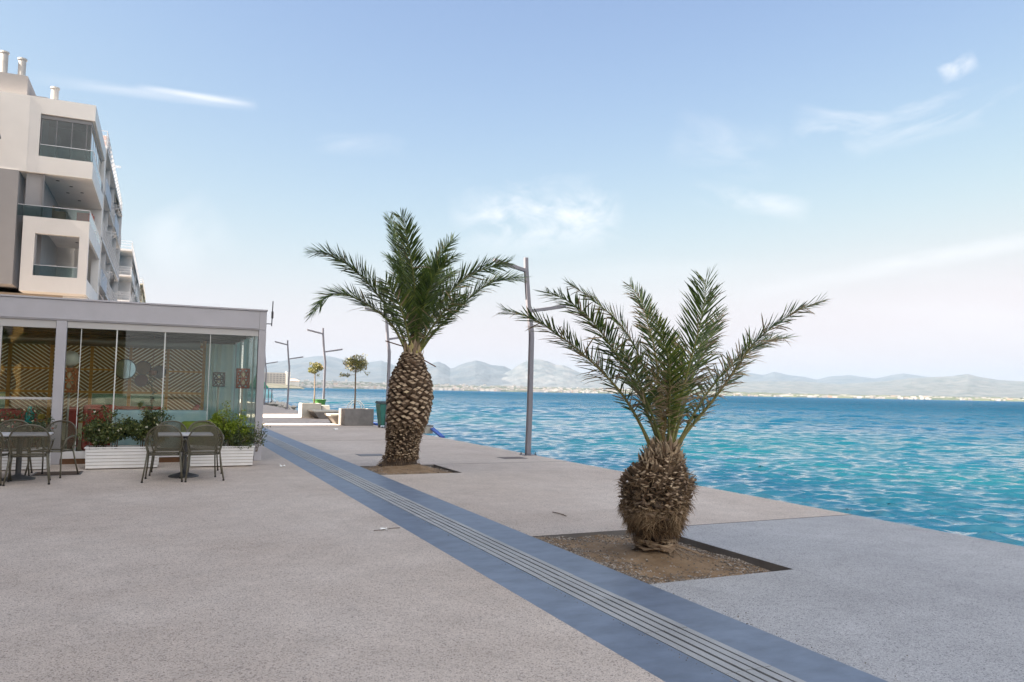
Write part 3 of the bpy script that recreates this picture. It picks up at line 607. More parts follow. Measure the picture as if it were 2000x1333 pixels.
def frond(parent, pts, dry, leaf, base, rg, spacing, wid, twist=None, rr=0.016, t0=0.12):
    P, L = catmull(pts, 60); P = [p+base for p in P]
    hd = Vector((P[-1].x-P[0].x, P[-1].y-P[0].y, 0)); hd = hd.normalized() if hd.length > 0.15 else Vector((rg.uniform(-1,1), rg.uniform(-1,1), 0)).normalized()
    tw = rg.uniform(-0.5, 0.5) if twist is None else twist
    b = MB(); n = max(20, int(L/spacing)); dryness = rg.random()
    rad = [max(0.003, rr*(1.6-1.45*min(1, (i/60)*1.15))*(1.25 if i < 6 else 1)) for i in range(61)]
    b.tube(P[::3], rad[::3], 6, 1, tone=rg.uniform(0.1, 0.6)+dry*0.4)
    for s in (-1, 1):
        for i in range(n):
            t = t0+(1-t0)*(i+rg.uniform(-.25,.25))/n; t = min(0.999, max(t0, t))
            fi = t*60; k = min(59, int(fi)); p = P[k].lerp(P[k+1], fi-k); T = (P[k+1]-P[k]).normalized()
            tr = T.dot(hd); nrm = (Vector((0,0,1))*tr-hd*T.z); nrm = (nrm-T*nrm.dot(T)).normalized(); side = T.cross(nrm)
            c_, s_ = math.cos(tw), math.sin(tw); side, nrm = side*c_+nrm*s_, nrm*c_-side*s_
            prof = (0.3+0.7*min(1, (t-t0)/(0.36-t0))) if t < 0.36 else (1.0-0.5*((t-0.36)/0.64)**2.2)
            if t < .4 and rg.random() < .45*(1-t/.4)+.08: continue
            ln = leaf*prof*rg.uniform(0.82, 1.12)
            al = R(60-24*t+rg.uniform(-9, 9)); v = 0.36-0.2*t+rg.uniform(-0.6, 0.5)
            d = (T*math.cos(al)+(side*s*math.cos(v)+nrm*math.sin(v))*math.sin(al)).normalized()
            if t < 0.2: d = (d+Vector((rg.uniform(-.3,.3), rg.uniform(-.3,.3), rg.uniform(-.2,.15)))).normalized()
            isdry = rg.random() < dry*(1.25-0.6*t)
            tone = rg.uniform(0.72, 1.0) if isdry else min(0.62, max(0, rg.gauss(0.28+(0.17 if dry < .1 and leaf < .4 else 0), 0.14)))
            w = wid*rg.uniform(0.75, 1.15)*(0.6 if t > .9 else 1)
            if isdry: d = (d+Vector((rg.uniform(-.35,.35), rg.uniform(-.35,.35), rg.uniform(-.45,.15)))).normalized()
            droop = Vector((0,0,-1))*ln*rg.uniform(0.02, 0.10 if not isdry else 0.3)
            wv = d.cross(nrm); wv = wv.normalized() if wv.length > 1e-3 else side
            wv = (wv+nrm*rg.uniform(-0.5, 0.5)).normalized(); fold = d.cross(wv).normalized()*w*0.35
            p1_ = p+d*ln*0.4+droop*0.15; p2_ = p+d*ln*0.75+droop*0.5; p3_ = p+d*ln+droop
            vs = [p-wv*w*.3, p+wv*w*.3, p1_-wv*w*.5+fold, p1_+wv*w*.5+fold, p1_, p2_-wv*w*.36+fold*.6, p2_+wv*w*.36+fold*.6, p2_, p3_, p]
            tipt = 0.8 if (dry > .2 and not isdry and rg.random() < .35) else tone
            b.add(vs, [(0,9,4,2),(9,1,3,4)], 0, tone); b.add(vs, [(2,4,7,5),(4,3,6,7)], 0, tone); b.add(vs, [(5,7,8),(7,6,8)], 0, tipt)
    b.build('frond', [FROND, RACH], parent)
def interp_prof(prof, z):
    zs = [q[0] for q in prof]
    return tuple(float(np.interp(z, zs, [q[k] for q in prof])) for k in (1,2,3))
def trunk_core(b, prof, base, seed, amp, n=40, rings=60, shrink=0.04):
    o = len(b.v); z0, z1 = prof[0][0], prof[-1][0]
    for i in range(rings+1):
        z = z0+(z1-z0)*i/rings; r, cx, cy = interp_prof(prof, z)
        for j in range(n):
            a = 2*math.pi*j/n; rr = max(0.02, r-shrink)+amp*noise.fractal((math.cos(a)*r*7+seed, math.sin(a)*r*7, z*7), 1, 2, 4)
            b.v.append((base[0]+cx+rr*math.cos(a), base[1]+cy+rr*math.sin(a), base[2]+z))
    for i in range(rings):
        for j in range(n):
            j2 = (j+1) % n; b.f.append((o+i*n+j, o+i*n+j2, o+(i+1)*n+j2, o+(i+1)*n+j)); b.m.append(0); b.t.append(0)
    b.f.append(tuple(o+rings*n+j for j in range(n))); b.m.append(0); b.t.append(0)
def stub(b, c, out, up, w, h, ln, rg, t_side, t_face, mi=1):
    """one cut leaf base: a wedge growing out and up from the trunk with a pale cut face"""
    d = (out*rg.uniform(.75,1.0)+up*rg.uniform(.5,.95)).normalized(); s = out.cross(up).normalized()
    s = (s+up*rg.uniform(-.18,.18)).normalized(); v = s.cross(d).normalized()
    if v.z < 0: v = -v
    a = c-out*0.035; e = c+d*ln
    k = [rg.uniform(.85,1.15) for _ in range(6)]
    vs = [a-s*w*.62*k[0], a-v*h*.75*k[1], a+s*w*.62*k[2], a+v*h*.55, e-s*w*.5*k[3], e-v*h*.42*k[4]-d*ln*.08, e+s*w*.5*k[5], e+v*h*.36+d*ln*.12, e+d*ln*.04]
    b.add(vs, [(0,1,5,4),(1,2,6,5)], mi, t_side); b.add(vs, [(2,3,7,6),(3,0,4,7)], mi, t_side*0.8+0.1)
    b.add(vs, [(4,5,8),(5,6,8)], mi, t_face); b.add(vs, [(6,7,8),(7,4,8)], mi, min(1, t_face*0.93))
def hair(b, p, d, ln, w, rg, tone, sag):
    s = d.cross(Vector((rg.uniform(-1,1), rg.uniform(-1,1), rg.uniform(-1,1)))); s = s.normalized()*w
    m_ = p+d*ln*.5+Vector((0,0,-sag*.3)); e = p+d*ln+Vector((0,0,-sag))+Vector((rg.uniform(-.02,.02),)*3)
    b.add([p-s, p+s, m_+s*.8, m_-s*.8, e], [(0,1,2,3),(3,2,4)], 2, tone)
def surf(prof, base, a, z):
    r, cx, cy = interp_prof(prof, z); r2, _, _ = interp_prof(prof, z+0.04); r1, _, _ = interp_prof(prof, z-0.04)
    if prof is NEAR_PROFILE: r *= 1+0.26*noise.noise((math.cos(a)*1.6+4, math.sin(a)*1.6, z*3.2))+0.12*noise.noise((math.cos(a)*4, math.sin(a)*4+7, z*9))
    out = Vector((math.cos(a), math.sin(a), 0)); p = Vector(base)+Vector((cx, cy, z))+out*r
    sl = (r2-r1)/0.08; up = Vector((out.x*sl, out.y*sl, 1)).normalized()
    return p, (out-Vector((0,0,sl*0.8))).normalized(), up
# far palm: clean pineapple trunk
PB2 = (4.75, 15.2, 0.0)
FAR_PROFILE = [(z, r*.94, cx, cy) for z, r, cx, cy in FAR_PROFILE]
palm2 = thing('palm_tree', 'taller date palm with clean pineapple patterned trunk and full green crown', 'palm tree', PB2)
rg = random.Random(5); b = MB(); trunk_core(b, FAR_PROFILE, PB2, 2.0, 0.03)
N_ = 500
for k in range(N_):
    z = 0.30+2.02*(k/N_)+rg.uniform(-.012,.012); a = k*2.39996+rg.uniform(-.06,.06)
    p, out, up = surf(FAR_PROFILE, PB2, a, z)
    low = z < 0.88
    if low:
        stub(b, p, out, up, rg.uniform(.05,.085), rg.uniform(.025,.045), rg.uniform(.02,.05), rg, rg.uniform(.05,.3), rg.choice((.3,.45,.6,.75)))
    else:
        sc = 1.0 if z < 1.9 else 0.8
        stub(b, p, out, up, rg.uniform(.105,.14)*sc, rg.uniform(.07,.095)*sc, rg.uniform(.05,.095)*sc, rg, rg.uniform(.08,.3), min(1, max(.35, rg.gauss(.53, .13)))+(.25 if z > 2.1 and rg.random() < .5 else 0))
for k in range(500):        # extra small stubs and fibre in the worn lower part
    z = rg.uniform(.16,.9); a = rg.uniform(0, 6.28); p, out, up = surf(FAR_PROFILE, PB2, a, z)
    stub(b, p, out, up, rg.uniform(.03,.06), rg.uniform(.02,.035), rg.uniform(.015,.05), rg, rg.uniform(.05,.4), rg.uniform(.3,.75))
for k in range(1400):
    z = rg.uniform(.03,.98) if k % 3 else rg.uniform(.8,1.0); a = rg.uniform(0, 6.28); p, out, up = surf(FAR_PROFILE, PB2, a, z)
    hair(b, p, (out*rg.uniform(.2,.8)-up*rg.uniform(.3,1)).normalized(), rg.uniform(.04,.12), .0035, rg, rg.uniform(0,.9), .02)
b.build('trunk', [BARK, STUB, FIBRE], palm2)
rg = random.Random(31)
for i, (pts, dry, leaf) in enumerate(PALM_FAR):
    if i in (10, 11, 12, 15): continue
    frond(palm2, pts, dry, leaf*(1.12 if i in (2,3,4,5,6) else 1.3), Vector(PB2), rg, 0.019, 0.025, {2: 0.15, 0: -0.2, 1: 0.1}.get(i), rr=0.02)
for i in range(2):          # shorter inner fronds round the heart
    a = rg.uniform(0, 6.28); h = rg.uniform(1.2, 2.3); o_ = rg.uniform(.25, .9)
    c0 = Vector((-0.09, -0.13, 2.3)); pts = [c0, c0+Vector((math.cos(a)*o_*.15, math.sin(a)*o_*.15, h*.45)), c0+Vector((math.cos(a)*o_*.55, math.sin(a)*o_*.55, h*.85)), c0+Vector((math.cos(a)*o_, math.sin(a)*o_, h))]
    frond(palm2, pts, .06, .36, Vector(PB2), rg, 0.03, 0.022, rr=0.018)
b = MB(); c0 = Vector(PB2)+Vector((-0.088,-0.126,0))
b.tube([c0+Vector((0,0,2.2)),c0+Vector((0,0,2.4)),c0+Vector((0,0,2.75))], [.15,.125,.03], 12, tone=.2)
for k in range(70):
    a = rg.uniform(0,6.28); z = rg.uniform(2.2,2.42); o_ = Vector((math.cos(a),math.sin(a),0)); r_ = .175-(z-2.2)*.2; s = Vector((-o_.y,o_.x,0)); w = rg.uniform(.02,.045); ln = rg.uniform(.1,.26); p = c0+Vector((0,0,z))+o_*r_; d = (Vector((0,0,1))+o_*rg.uniform(-.1,.25)).normalized()
    b.add([p-s*w,p+s*w,p+d*ln*.7+s*w*.6,p+d*ln*.7-s*w*.6,p+d*ln,p+o_*.02,p+o_*.015+d*ln*.7], [(0,5,6,3),(5,1,2,6),(3,6,4),(6,2,4)], 0, rg.choice((.4,.6,.8,.95,1.0)))
b.build('crown_heart', [STUB], palm2)
for d0, ln in ((Vector((-.86,.28,.26)), .42), (Vector((.72,-.35,-.42)), .40)):
    b = MB(); c0 = Vector(PB2)+Vector((-0.09,-0.13,2.42 if d0.z > 0 else 2.33)); d0.normalize()
    b.bar(c0+d0*.1, c0+d0*(ln+.15), 0.05, 0.022, tone=.75, mi=0); b.build('cut_stalk', mat('stalk_brown', (.11,.055,.035), .7), palm2)
# near palm: squat shaggy trunk
PB1 = (4.74, 6.62, 0.0)
palm1 = thing('palm_tree', 'short squat date palm with bulging shaggy trunk and sparse browning fronds', 'palm tree', PB1)
NEAR_PROFILE = [(z, r*float(np.interp(z, [.0,.15,.3,.5,.72,.80,.86,1.2], [.85,.82,.85,.88,.90,.86,.74,.72])), cx, cy) for z, r, cx, cy in NEAR_PROFILE]
rg = random.Random(9); b = MB(); trunk_core(b, NEAR_PROFILE, PB1, 5.0, 0.085, rings=70, shrink=.03)
for k in range(760):
    z = rg.uniform(.36,.93); a = rg.uniform(0,6.28); p, out, up = surf(NEAR_PROFILE, PB1, a, z)
    stub(b, p, (out+Vector((rg.uniform(-.45,.45),rg.uniform(-.45,.45),rg.uniform(-.5,.2)))).normalized(), up, rg.uniform(.025,.075), rg.uniform(.012,.035), rg.uniform(.015,.075), rg, rg.uniform(.05,.45), min(.85, max(.1, rg.gauss(.46,.2))))
for k in range(300):        # upright torn leaf bases round the neck
    z = rg.uniform(.84,1.08); a = rg.uniform(0, 6.28); p, out, up = surf(NEAR_PROFILE, PB1, a, z)
    d = (out*rg.uniform(.1,.8)+Vector((rg.uniform(-.4,.4),rg.uniform(-.4,.4),1))).normalized(); s = out.cross(d).normalized(); w = rg.uniform(.006,.022); ln = rg.uniform(.04,.15)
    lean = s*rg.uniform(-.06,.06); t = rg.uniform(.35,.8)
    b.add([p-s*w, p+s*w, p+d*ln*.6+s*w*.8+lean*.5, p+d*ln*.6-s*w*.8+lean*.5, p+d*ln+lean, p+out*.02, p+out*.02+d*ln*.6+lean*.5], [(0,5,6,3),(5,1,2,6),(3,6,4),(6,2,4)], 1, t)
for k in range(3800):       # fibre skirts: brushed down and sideways over the lower bulge
    z = rg.uniform(.2,.5); a = rg.uniform(0, 6.28); p, out, up = surf(NEAR_PROFILE, PB1, a, z); s = out.cross(up)
    patch = noise.noise((math.cos(a)*2, math.sin(a)*2, z*6))
    d = (out*rg.uniform(.15,.5)-up*rg.uniform(-.1,.5)+s*(rg.uniform(-1,.6)+patch*1.6)).normalized()
    hair(b, p+out*rg.uniform(-.02,.035), d, rg.uniform(.05,.12), .003, rg, min(1, max(0, .42+patch*.8+rg.uniform(-.25,.25))), rg.uniform(.01,.05))
for k in range(3600):
    z = rg.uniform(.36,1.0); a = rg.uniform(0, 6.28); p, out, up = surf(NEAR_PROFILE, PB1, a, z); s = out.cross(up)
    d = (out*rg.uniform(.3,1)+up*rg.uniform(-.7,.6)+s*rg.uniform(-.9,.9)).normalized()
    hair(b, p+out*rg.uniform(0,.03), d, rg.uniform(.03,.11), .0026, rg, rg.uniform(.1,.85), .015)
for k in range(420):        # a torn tuft standing out low on one side
    z = rg.uniform(.36,.47); a = R(205)+rg.gauss(0,.22); p, out, up = surf(NEAR_PROFILE, PB1, a, z); s = out.cross(up)
    hair(b, p, (out*rg.uniform(.5,1)-up*rg.uniform(-.2,.5)+s*rg.uniform(-.4,.4)).normalized(), rg.uniform(.06,.14), .003, rg, rg.uniform(.2,.8), .035)
for k in range(130):        # pale layered bands just above the soil
    z = rg.uniform(.02,.15); a = rg.uniform(0, 6.28); p, out, up = surf(NEAR_PROFILE, PB1, a, z); s = out.cross(up).normalized()
    w = rg.uniform(.05,.13); h = rg.uniform(.006,.014); p = p+out*rg.uniform(-.01,.02)
    b.add([p-s*w+out*-.02, p+s*w+out*-.02, p+s*w*.7+out*.012+up*h, p-s*w*.7+out*.012+up*h, p+out*.03-up*h], [(0,4,3),(4,1,2),(4,2,3)], 1, rg.uniform(.32,.68))
b.build('trunk', [BARK, STUB, FIBRE], palm1)
b = MB()
for (x, y), L in (((.10,-.2), .30), ((.16,-.16), .42), ((.05,-.24), .2), ((.2,-.1), .34), ((-.02,-.22), .16)):
    a = math.atan2(y, x); pts = []
    for i in range(6):
        f = i/5; px_, py_ = PB1[0]-.03+x*.8+math.cos(a)*L*f+rg.uniform(-.015,.015), PB1[1]+.02+y*.8+math.sin(a)*L*f+rg.uniform(-.015,.015)
        pts.append((px_, py_, max(zat(pv1, PITS[0], px_, py_)+.006, .07*(1-f*1.6))))
    b.tube(pts, [.010*(1-.75*i/5) for i in range(6)], 6, tone=.42)
b.build('root', [STUB], palm1)
rg = random.Random(12)
for i, (pts, dry, leaf) in enumerate(PALM_NEAR):
    if i in (11, 12, 13, 14): continue
    frond(palm1, pts, dry, leaf*(1.3 if i == 5 else 1.1), Vector(PB1), rg, 0.0165, 0.016, {5: 0.05, 0: -.15, 7: .2}.get(i), rr=0.013, t0=.14)
for i in range(6):          # dead straw-coloured fronds bent out of the heart
    a = R(-110)+rg.uniform(-.9,.9); h = rg.uniform(.45,1.0); o_ = rg.uniform(.15,.45)
    c0 = Vector((-.02,-.08,1.08)); pts = [c0, c0+Vector((math.cos(a)*o_*.3, math.sin(a)*o_*.3, h*.6)), c0+Vector((math.cos(a)*o_*.8, math.sin(a)*o_*.8, h*.95)), c0+Vector((math.cos(a)*o_*1.1, math.sin(a)*o_*1.1, h))]
    frond(palm1, pts, 1.7, .30, Vector(PB1), rg, 0.045, 0.011, rr=0.006)

# ------------------------------------------------------------------ street lamps
def lamp_parts(root):
    x, y, z = wpos(root); b = MB()
    b.tube([(x-.01,y,0.02),(x+.02,y,1.2),(x+.035,y,2.95),(x+.03,y,3.12),(x-.06,y,3.75),(x-.15,y,4.75),(x-.16,y,5.04)], [.083,.082,.078,.078,.074,.068,.066], 4, rot=math.pi/4)
    b.build('pole', LAMP, root, bevel=.006)
    for (ax, az_, ex, ez) in ((-.15,4.70,-1.06,4.90),(-.05,3.66,1.0,3.86)):
        b = MB(); b.bar((x+ax,y,az_),(x+ex,y,ez),.10,.085); o = b.build('arm', LAMP, root, bevel=.006)
        c = MB(); d = Vector((ex-ax,0,ez-az_)).normalized(); p = Vector((x+ex,y,ez))
        c.bar(p-d*.62-Vector((0,0,.046)), p-d*.05-Vector((0,0,.046)), .07, .012); c.build('led_panel', mat('lamp_lens', (.55,.55,.52), .3), o)
    b = MB(); b.box(x-.17,x+.17,y-.17,y+.17,0.001,.014); b.build('base_plate', LAMP, root)
    for sx in (-1,1):
        for sy in (-1,1): b = MB(); b.tube([(x+sx*.135,y+sy*.135,.0145),(x+sx*.135,y+sy*.135,.035),(x+sx*.135,y+sy*.135,.036),(x+sx*.135,y+sy*.135,.08)], [.02,.02,.011,.011], 6); b.build('anchor_bolt', DARK, root)
LG = 'crooked street lamps along the quay edge'
LAMP_LABELS = ['nearest street lamp, its bent grey pole standing between the two palm trees', 'street lamp mostly hidden behind the trunk and crown of the taller palm',
    'street lamp rising just behind the far concrete planter tree', 'street lamp standing alone between the far planter and the cafe corner', 'street lamp at the cafe corner, its left arm hidden by the pavilion', 'farthest street lamp, seen just behind the one at the cafe corner']
for i, y in enumerate((17.65, 31.05, 44.6, 58.0, 71.6, 88.0)):
    if i == 0:
        lamp0 = thing('street_lamp', LAMP_LABELS[0], 'street lamp', (8.58, y, 0), 0, LG); lamp_parts(lamp0)
    else:
        o = copy_tree(lamp0); o.location = (8.58 if i < 4 else 8.6, y, 0); o['label'] = LAMP_LABELS[i]

# ------------------------------------------------------------------ leaves and shrubs
LEAF_TREE = ramp_mat('tree_leaf', [(0,(0.07,0.08,0.025)),(0.5,(0.19,0.19,0.05)),(0.8,(0.33,0.27,0.07)),(1,(0.36,0.19,0.09))], .45, .2)  # leaf ramp brightened to carry the golden sunlight on the crowns
LEAF_DARK = ramp_mat('shrub_leaf', [(0,(0.018,0.035,0.012)),(0.5,(0.045,0.075,0.02)),(0.85,(0.11,0.14,0.035)),(1,(0.2,0.2,0.06))], .4, .12)
LEAF_LIME = ramp_mat('lime_leaf', [(0,(0.09,0.15,0.012)),(0.5,(0.21,0.29,0.02)),(1,(0.33,0.4,0.04))], .5, .2)
STEM = mat('woody_stem', (0.13,0.10,0.075), .85, var=.3, scale=20)
TRUNKM = mat('young_bark', (0.20,0.15,0.11), .85, var=.35, scale=9, stretch=(1,1,.3))
PETAL = ramp_mat('petal', [(0,(0.75,0.72,0.62)),(.5,(0.8,0.76,0.5)),(1,(0.5,0.1,0.08))], .6)
def leaf(b, p, ln, w, rg, tone, mi=0, up=0.3):
    d = Vector((rg.gauss(0,1), rg.gauss(0,1), rg.gauss(0,1)+up)); d.normalize(); s = d.cross(Vector((rg.gauss(0,1), rg.gauss(0,1), rg.gauss(0,1)))).normalized(); n = d.cross(s)
    m_ = p+d*ln*.5
    b.add([p, m_+s*w*.5+n*w*.18, p+d*ln-n*ln*.1, m_-s*w*.5+n*w*.18, m_], [(0,4,1),(4,2,1),(0,3,4),(3,2,4)], mi, tone)
def leaf_cloud(b, clumps, ln, w, rg, base=.4, spread=.25, shell=.55):
    for c, r, n in clumps:
        tb = base+rg.uniform(-.2,.2)
        for _ in range(n):
            d = Vector((rg.gauss(0,1), rg.gauss(0,1), rg.gauss(0,1))).normalized(); q = shell+(1-shell)*rg.random()
            rr = r if isinstance(r, tuple) else (r,r,r)
            p = Vector(c)+Vector((d.x*rr[0], d.y*rr[1], d.z*rr[2]))*q
            leaf(b, p, ln*rg.uniform(.7,1.25), w*rg.uniform(.75,1.2), rg, min(1, max(0, tb+rg.gauss(0,spread))))
def young_tree(label, x, y, z0, zc, r, seed, side=False):
    root = thing('young_tree', label, 'tree', (x, y, z0), 0, 'young trees in the concrete planters'); rg = random.Random(seed)
    b = MB(); b.tube([(x,y,z0-.1),(x+.015,y,z0+.6),(x-.005,y,zc-r*.7),(x+.01,y,zc+r*.5)], [.042,.036,.032,.012], 8)
    tips = []
    for k in range(9):
        a = k*2.4; h = zc-r*.75+rg.uniform(0,r*.7); e = Vector((x+math.cos(a)*r*rg.uniform(.5,.9), y+math.sin(a)*r*rg.uniform(.5,.9), h+r*rg.uniform(.25,.8)))
        b.tube([(x,y,h),(x+(e.x-x)*.5,y+(e.y-y)*.5,h+(e.z-h)*.6),tuple(e)], [.014,.009,.004], 5); tips.append(e)
    if side:
        e = Vector((x-.62,y+.05,zc-r*.85)); b.tube([(x,y,zc-r*.75),(x-.3,y,zc-r*.8),tuple(e)], [.014,.01,.005], 5)
    b.build('trunk', TRUNKM, root, smooth=True)
    b = MB(); cl = [((e.x,e.y,e.z), r*.38, 95) for e in tips]+[((x,y,zc), r*.65, 330), ((x+.02,y,zc+r*.62), r*.45, 150)]
    cl += [((x+rg.uniform(-r,r)*1.05, y+rg.uniform(-r,r), zc+rg.uniform(-.9,1.0)*r), r*.2, 18) for _ in range(9)]
    if side: cl += [((x-.40,y,zc-r*.82), (.22,.12,.08), 60), ((x-.6,y+.03,zc-r*.85), .1, 34)]
    leaf_cloud(b, cl, .085, .045, rg, .45, .25); b.build('crown', LEAF_TREE, root)
# ------------------------------------------------------------------ concrete planters and benches
def flared(b, x0, x1, y0, y1, z0, z1, t, mi=0):
    b.add([(x0+t,y0+t,z0),(x1-t,y0+t,z0),(x1-t,y1-t,z0),(x0+t,y1-t,z0),(x0,y0,z1),(x1,y0,z1),(x1,y1,z1),(x0,y1,z1)], [(0,3,2,1),(4,5,6,7),(0,1,5,4),(1,2,6,5),(2,3,7,6),(3,0,4,7)], mi)
def planter_box(label, x0, x1, y0, y1, h, pm=None):
    root = thing('concrete_planter', label, 'planter', ((x0+x1)/2, (y0+y1)/2, 0), 0, 'concrete planters on the promenade'); b = MB(); w = .09
    b.box(x0,x1,y0,y0+w,0,h); b.box(x0,x1,y1-w,y1,0,h); b.box(x0,x0+w,y0+w,y1-w,0,h); b.box(x1-w,x1,y0+w,y1-w,0,h)
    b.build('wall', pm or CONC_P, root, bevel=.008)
    b = MB(); b.box(x0+w,x1-w,y0+w,y1-w,0,h-.07); b.build('soil', SOIL, root); return root
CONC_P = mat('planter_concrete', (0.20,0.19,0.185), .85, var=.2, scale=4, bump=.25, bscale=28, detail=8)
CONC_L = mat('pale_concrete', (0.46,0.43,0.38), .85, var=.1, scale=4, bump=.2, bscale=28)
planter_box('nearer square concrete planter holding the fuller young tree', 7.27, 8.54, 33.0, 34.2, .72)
young_tree('fuller young tree with a stray low branch, in the nearer concrete planter', 7.83, 33.6, .66, 2.58, .5, 3, True)
pf = planter_box('farther square concrete planter, partly sunlit, beside the street lamp', 6.98, 8.0, 42.1, 43.1, .76, CONC_L)  # paler concrete puts the sunlight on this planter into its colour
young_tree('slim young tree with small round crown tinted sunlit gold, in the farther concrete planter', 7.7, 42.6, .7, 2.6, .37, 6)
def bench(label, x0, x1, y0, y1, h):
    root = thing('concrete_bench', label, 'bench', ((x0+x1)/2, (y0+y1)/2, 0), 0, 'concrete benches beside the planters'); b = MB()
    b.add([(x0+.32,y0+.1,0),(x1-.32,y0+.1,0),(x1-.32,y1,0),(x0+.32,y1,0),(x0+.04,y0+.02,h-.09),(x1-.04,y0+.02,h-.09),(x1-.04,y1,h-.09),(x0+.04,y1,h-.09)], [(0,3,2,1),(4,5,6,7),(0,1,5,4),(1,2,6,5),(2,3,7,6),(3,0,4,7)])
    b.build('plinth', CONC_D, root, bevel=.008)  # dark colour puts the shade of the bench front into the plinth
    b = MB(); b.box(x0,x1,y0,y1,h-.088,h); b.build('seat', CONC_L, root, bevel=.008)
bench('low concrete bench with sloping sides in front of the farther planter', 7.28, 8.72, 40.3, 42.05, .43)
bench('low concrete bench tucked behind the nearer planter', 6.93, 8.4, 34.35, 35.7, .45)
# upright trapezoid block on the far bench, and a green tub behind it
t = thing('concrete_block', 'pale trapezoid concrete block standing behind the far bench', 'block', (8.15, 42.5, 0))
b = MB(); b.add([(8.04,42.3,0),(8.62,42.3,0),(8.62,42.9,0),(8.04,42.9,0),(8.12,42.4,.66),(8.5,42.4,.66),(8.5,42.8,.66),(8.12,42.8,.66)], [(0,3,2,1),(4,5,6,7),(0,1,5,4),(1,2,6,5),(2,3,7,6),(3,0,4,7)]); b.build('block', CONC_L, t, bevel=.01)
t = thing('boat_tub', 'small green plastic tub behind the far planter, next to the slim tree', 'tub', (8.2, 43.9, .0))
b = MB(); b.lathe([(.26,.0),(.28,.45),(.36,.9),(.39,.92),(.39,.95),(.35,.95),(.33,.9),(.05,.6),(.0,.6)], (8.25,44.0), 20); b.build('body', mat('green_plastic', (.04,.16,.035), .4), t, smooth=False)
# wheeled bin behind the taller palm
t = thing('waste_bin', 'teal green wheeled waste bin with dark lid, half hidden by the taller palm', 'bin', (8.55, 31.5, 0))
BIN = mat('bin_plastic', (.02,.14,.115), .45, var=.1, scale=4)
b = MB(); b.add([(8.38,31.1,.1),(8.88,31.1,.1),(8.88,31.65,.1),(8.38,31.65,.1),(8.28,31.02,.98),(8.98,31.02,.98),(8.98,31.75,.98),(8.28,31.75,.98)], [(0,3,2,1),(4,5,6,7),(0,1,5,4),(1,2,6,5),(2,3,7,6),(3,0,4,7)]); b.build('body', BIN, t, bevel=.02)
b = MB(); b.add([(8.25,30.98,.985),(9.01,30.98,.985),(9.01,31.78,1.0),(8.25,31.78,1.0),(8.30,31.02,1.06),(8.96,31.02,1.06),(8.96,31.78,1.1),(8.30,31.78,1.1)], [(0,3,2,1),(4,5,6,7),(0,1,5,4),(1,2,6,5),(2,3,7,6),(3,0,4,7)]); b.build('lid', mat('bin_lid', (.012,.03,.028), .5), t, bevel=.015)
for x in (8.42, 8.84):
    b = MB(); b.disc((x-.03,31.6,.1),.1,(1,0,0),.06); b.build('wheel', DARK, t)
# swim ladder handrails on the quay edge
t = thing('ladder_handrail', 'white tubular swimming ladder handrail curving over the quay edge beside the bin', 'handrail', (8.72, 36.2, 0))
for i, y in enumerate((36.0, 36.55)):
    b = MB(); b.tube([(8.15,y,0),(8.15,y,.55),(8.22,y,.85),(8.42,y,1.02),(8.65,y,1.0),(8.82,y,.8),(8.85,y,.3),(8.85,y,-1.2)], .025, 8); b.build('rail', mat('white_tube', (.7,.74,.72), .3), t, smooth=True)
b = MB()
for z in (-.15,-.45,-.75): b.tube([(8.85,36.0,z),(8.85,36.55,z)], .02, 8)
b.build('rung', mat('white_tube'), t)
BLUE = mat('blue_paint', (.02,.075,.36), .5, var=.1, scale=5)
t = thing('blue_kerb', 'low bright blue painted kerb on the quay edge between planter and bin', 'kerb', (8.85, 37, 0))
b = MB(); b.box(8.76,9.0,33.5,40,-.3,.075); b.build('kerb', BLUE, t, bevel=.01)
t = thing('concrete_step', 'pale concrete step block on the quay edge right of the taller palm', 'step', (9.0, 27.3, 0))
b = MB(); b.box(8.3,9.22,27.0,27.9,0.001,.27); b.build('block', CONC_L, t, bevel=.01)
b = MB(); b.box(8.28,9.24,26.98,27.92,.271,.3); b.build('cap', CONC_D, t)
t = thing('blue_boarding_ramp', 'bright blue painted plank sloping from the concrete step down the quay edge', 'ramp', (9.2, 26.4, 0))
b = MB(); b.bar((9.27,27.6,.25),(8.98,25.25,-.02),.16,.05); b.build('plank', BLUE, t)
# posts, green sunshade and low kerb far along the quay
for i, (x, y) in enumerate(((9.0,72.3),(9.4,73.2),(9.1,76.5))):
    if i == 0:
        pp = thing('mooring_post', ['short slim post on the far quay edge beside the cafe corner lamps'][0], 'post', (x,y,0), 0, 'slim posts on the far quay'); b = MB(); b.tube([(x,y,0),(x,y,1.3)], .045, 8); b.build('shaft', LAMP, pp); c = MB(); c.tube([(x,y,1.3),(x,y,1.36)], .06, 8); c.build('cap', DARK, pp)
    else:
        o = copy_tree(pp); o.location = (x, y, 0)
t = thing('sunshade', 'folded green sunshade over a pale blue cloth at the far cafe corner', 'sunshade', (8.4, 75, 0))
b = MB(); b.lathe([(.95,1.5),(.75,1.75),(.4,2.3),(.12,3.3),(.0,3.4)], (8.4,75), 14); b.build('canopy', mat('green_canvas', (.01,.22,.11), .7), t)
b = MB(); b.lathe([(1.3,.55),(1.25,.9),(.8,1.35),(.3,1.49)], (8.5,75), 16); b.build('cloth', mat('aqua_cloth', (.3,.6,.62), .7), t)
b = MB(); b.tube([(8.4,75,0),(8.4,75,3.3)], .04, 8); b.build('pole', WHITE, t)
rg = random.Random(2)
b = MB()
for k in range(46):
    y = rg.uniform(58.5,77); x = rg.uniform(8.85,9.5)+(.4 if y > 66 else 0); s = rg.uniform(.2,.5); a = rg.uniform(0,3)
    pebble(b, x, y, rg.uniform(-.15,.12), s, rg)
b.build('rubble', CONC_L, kind='stuff')
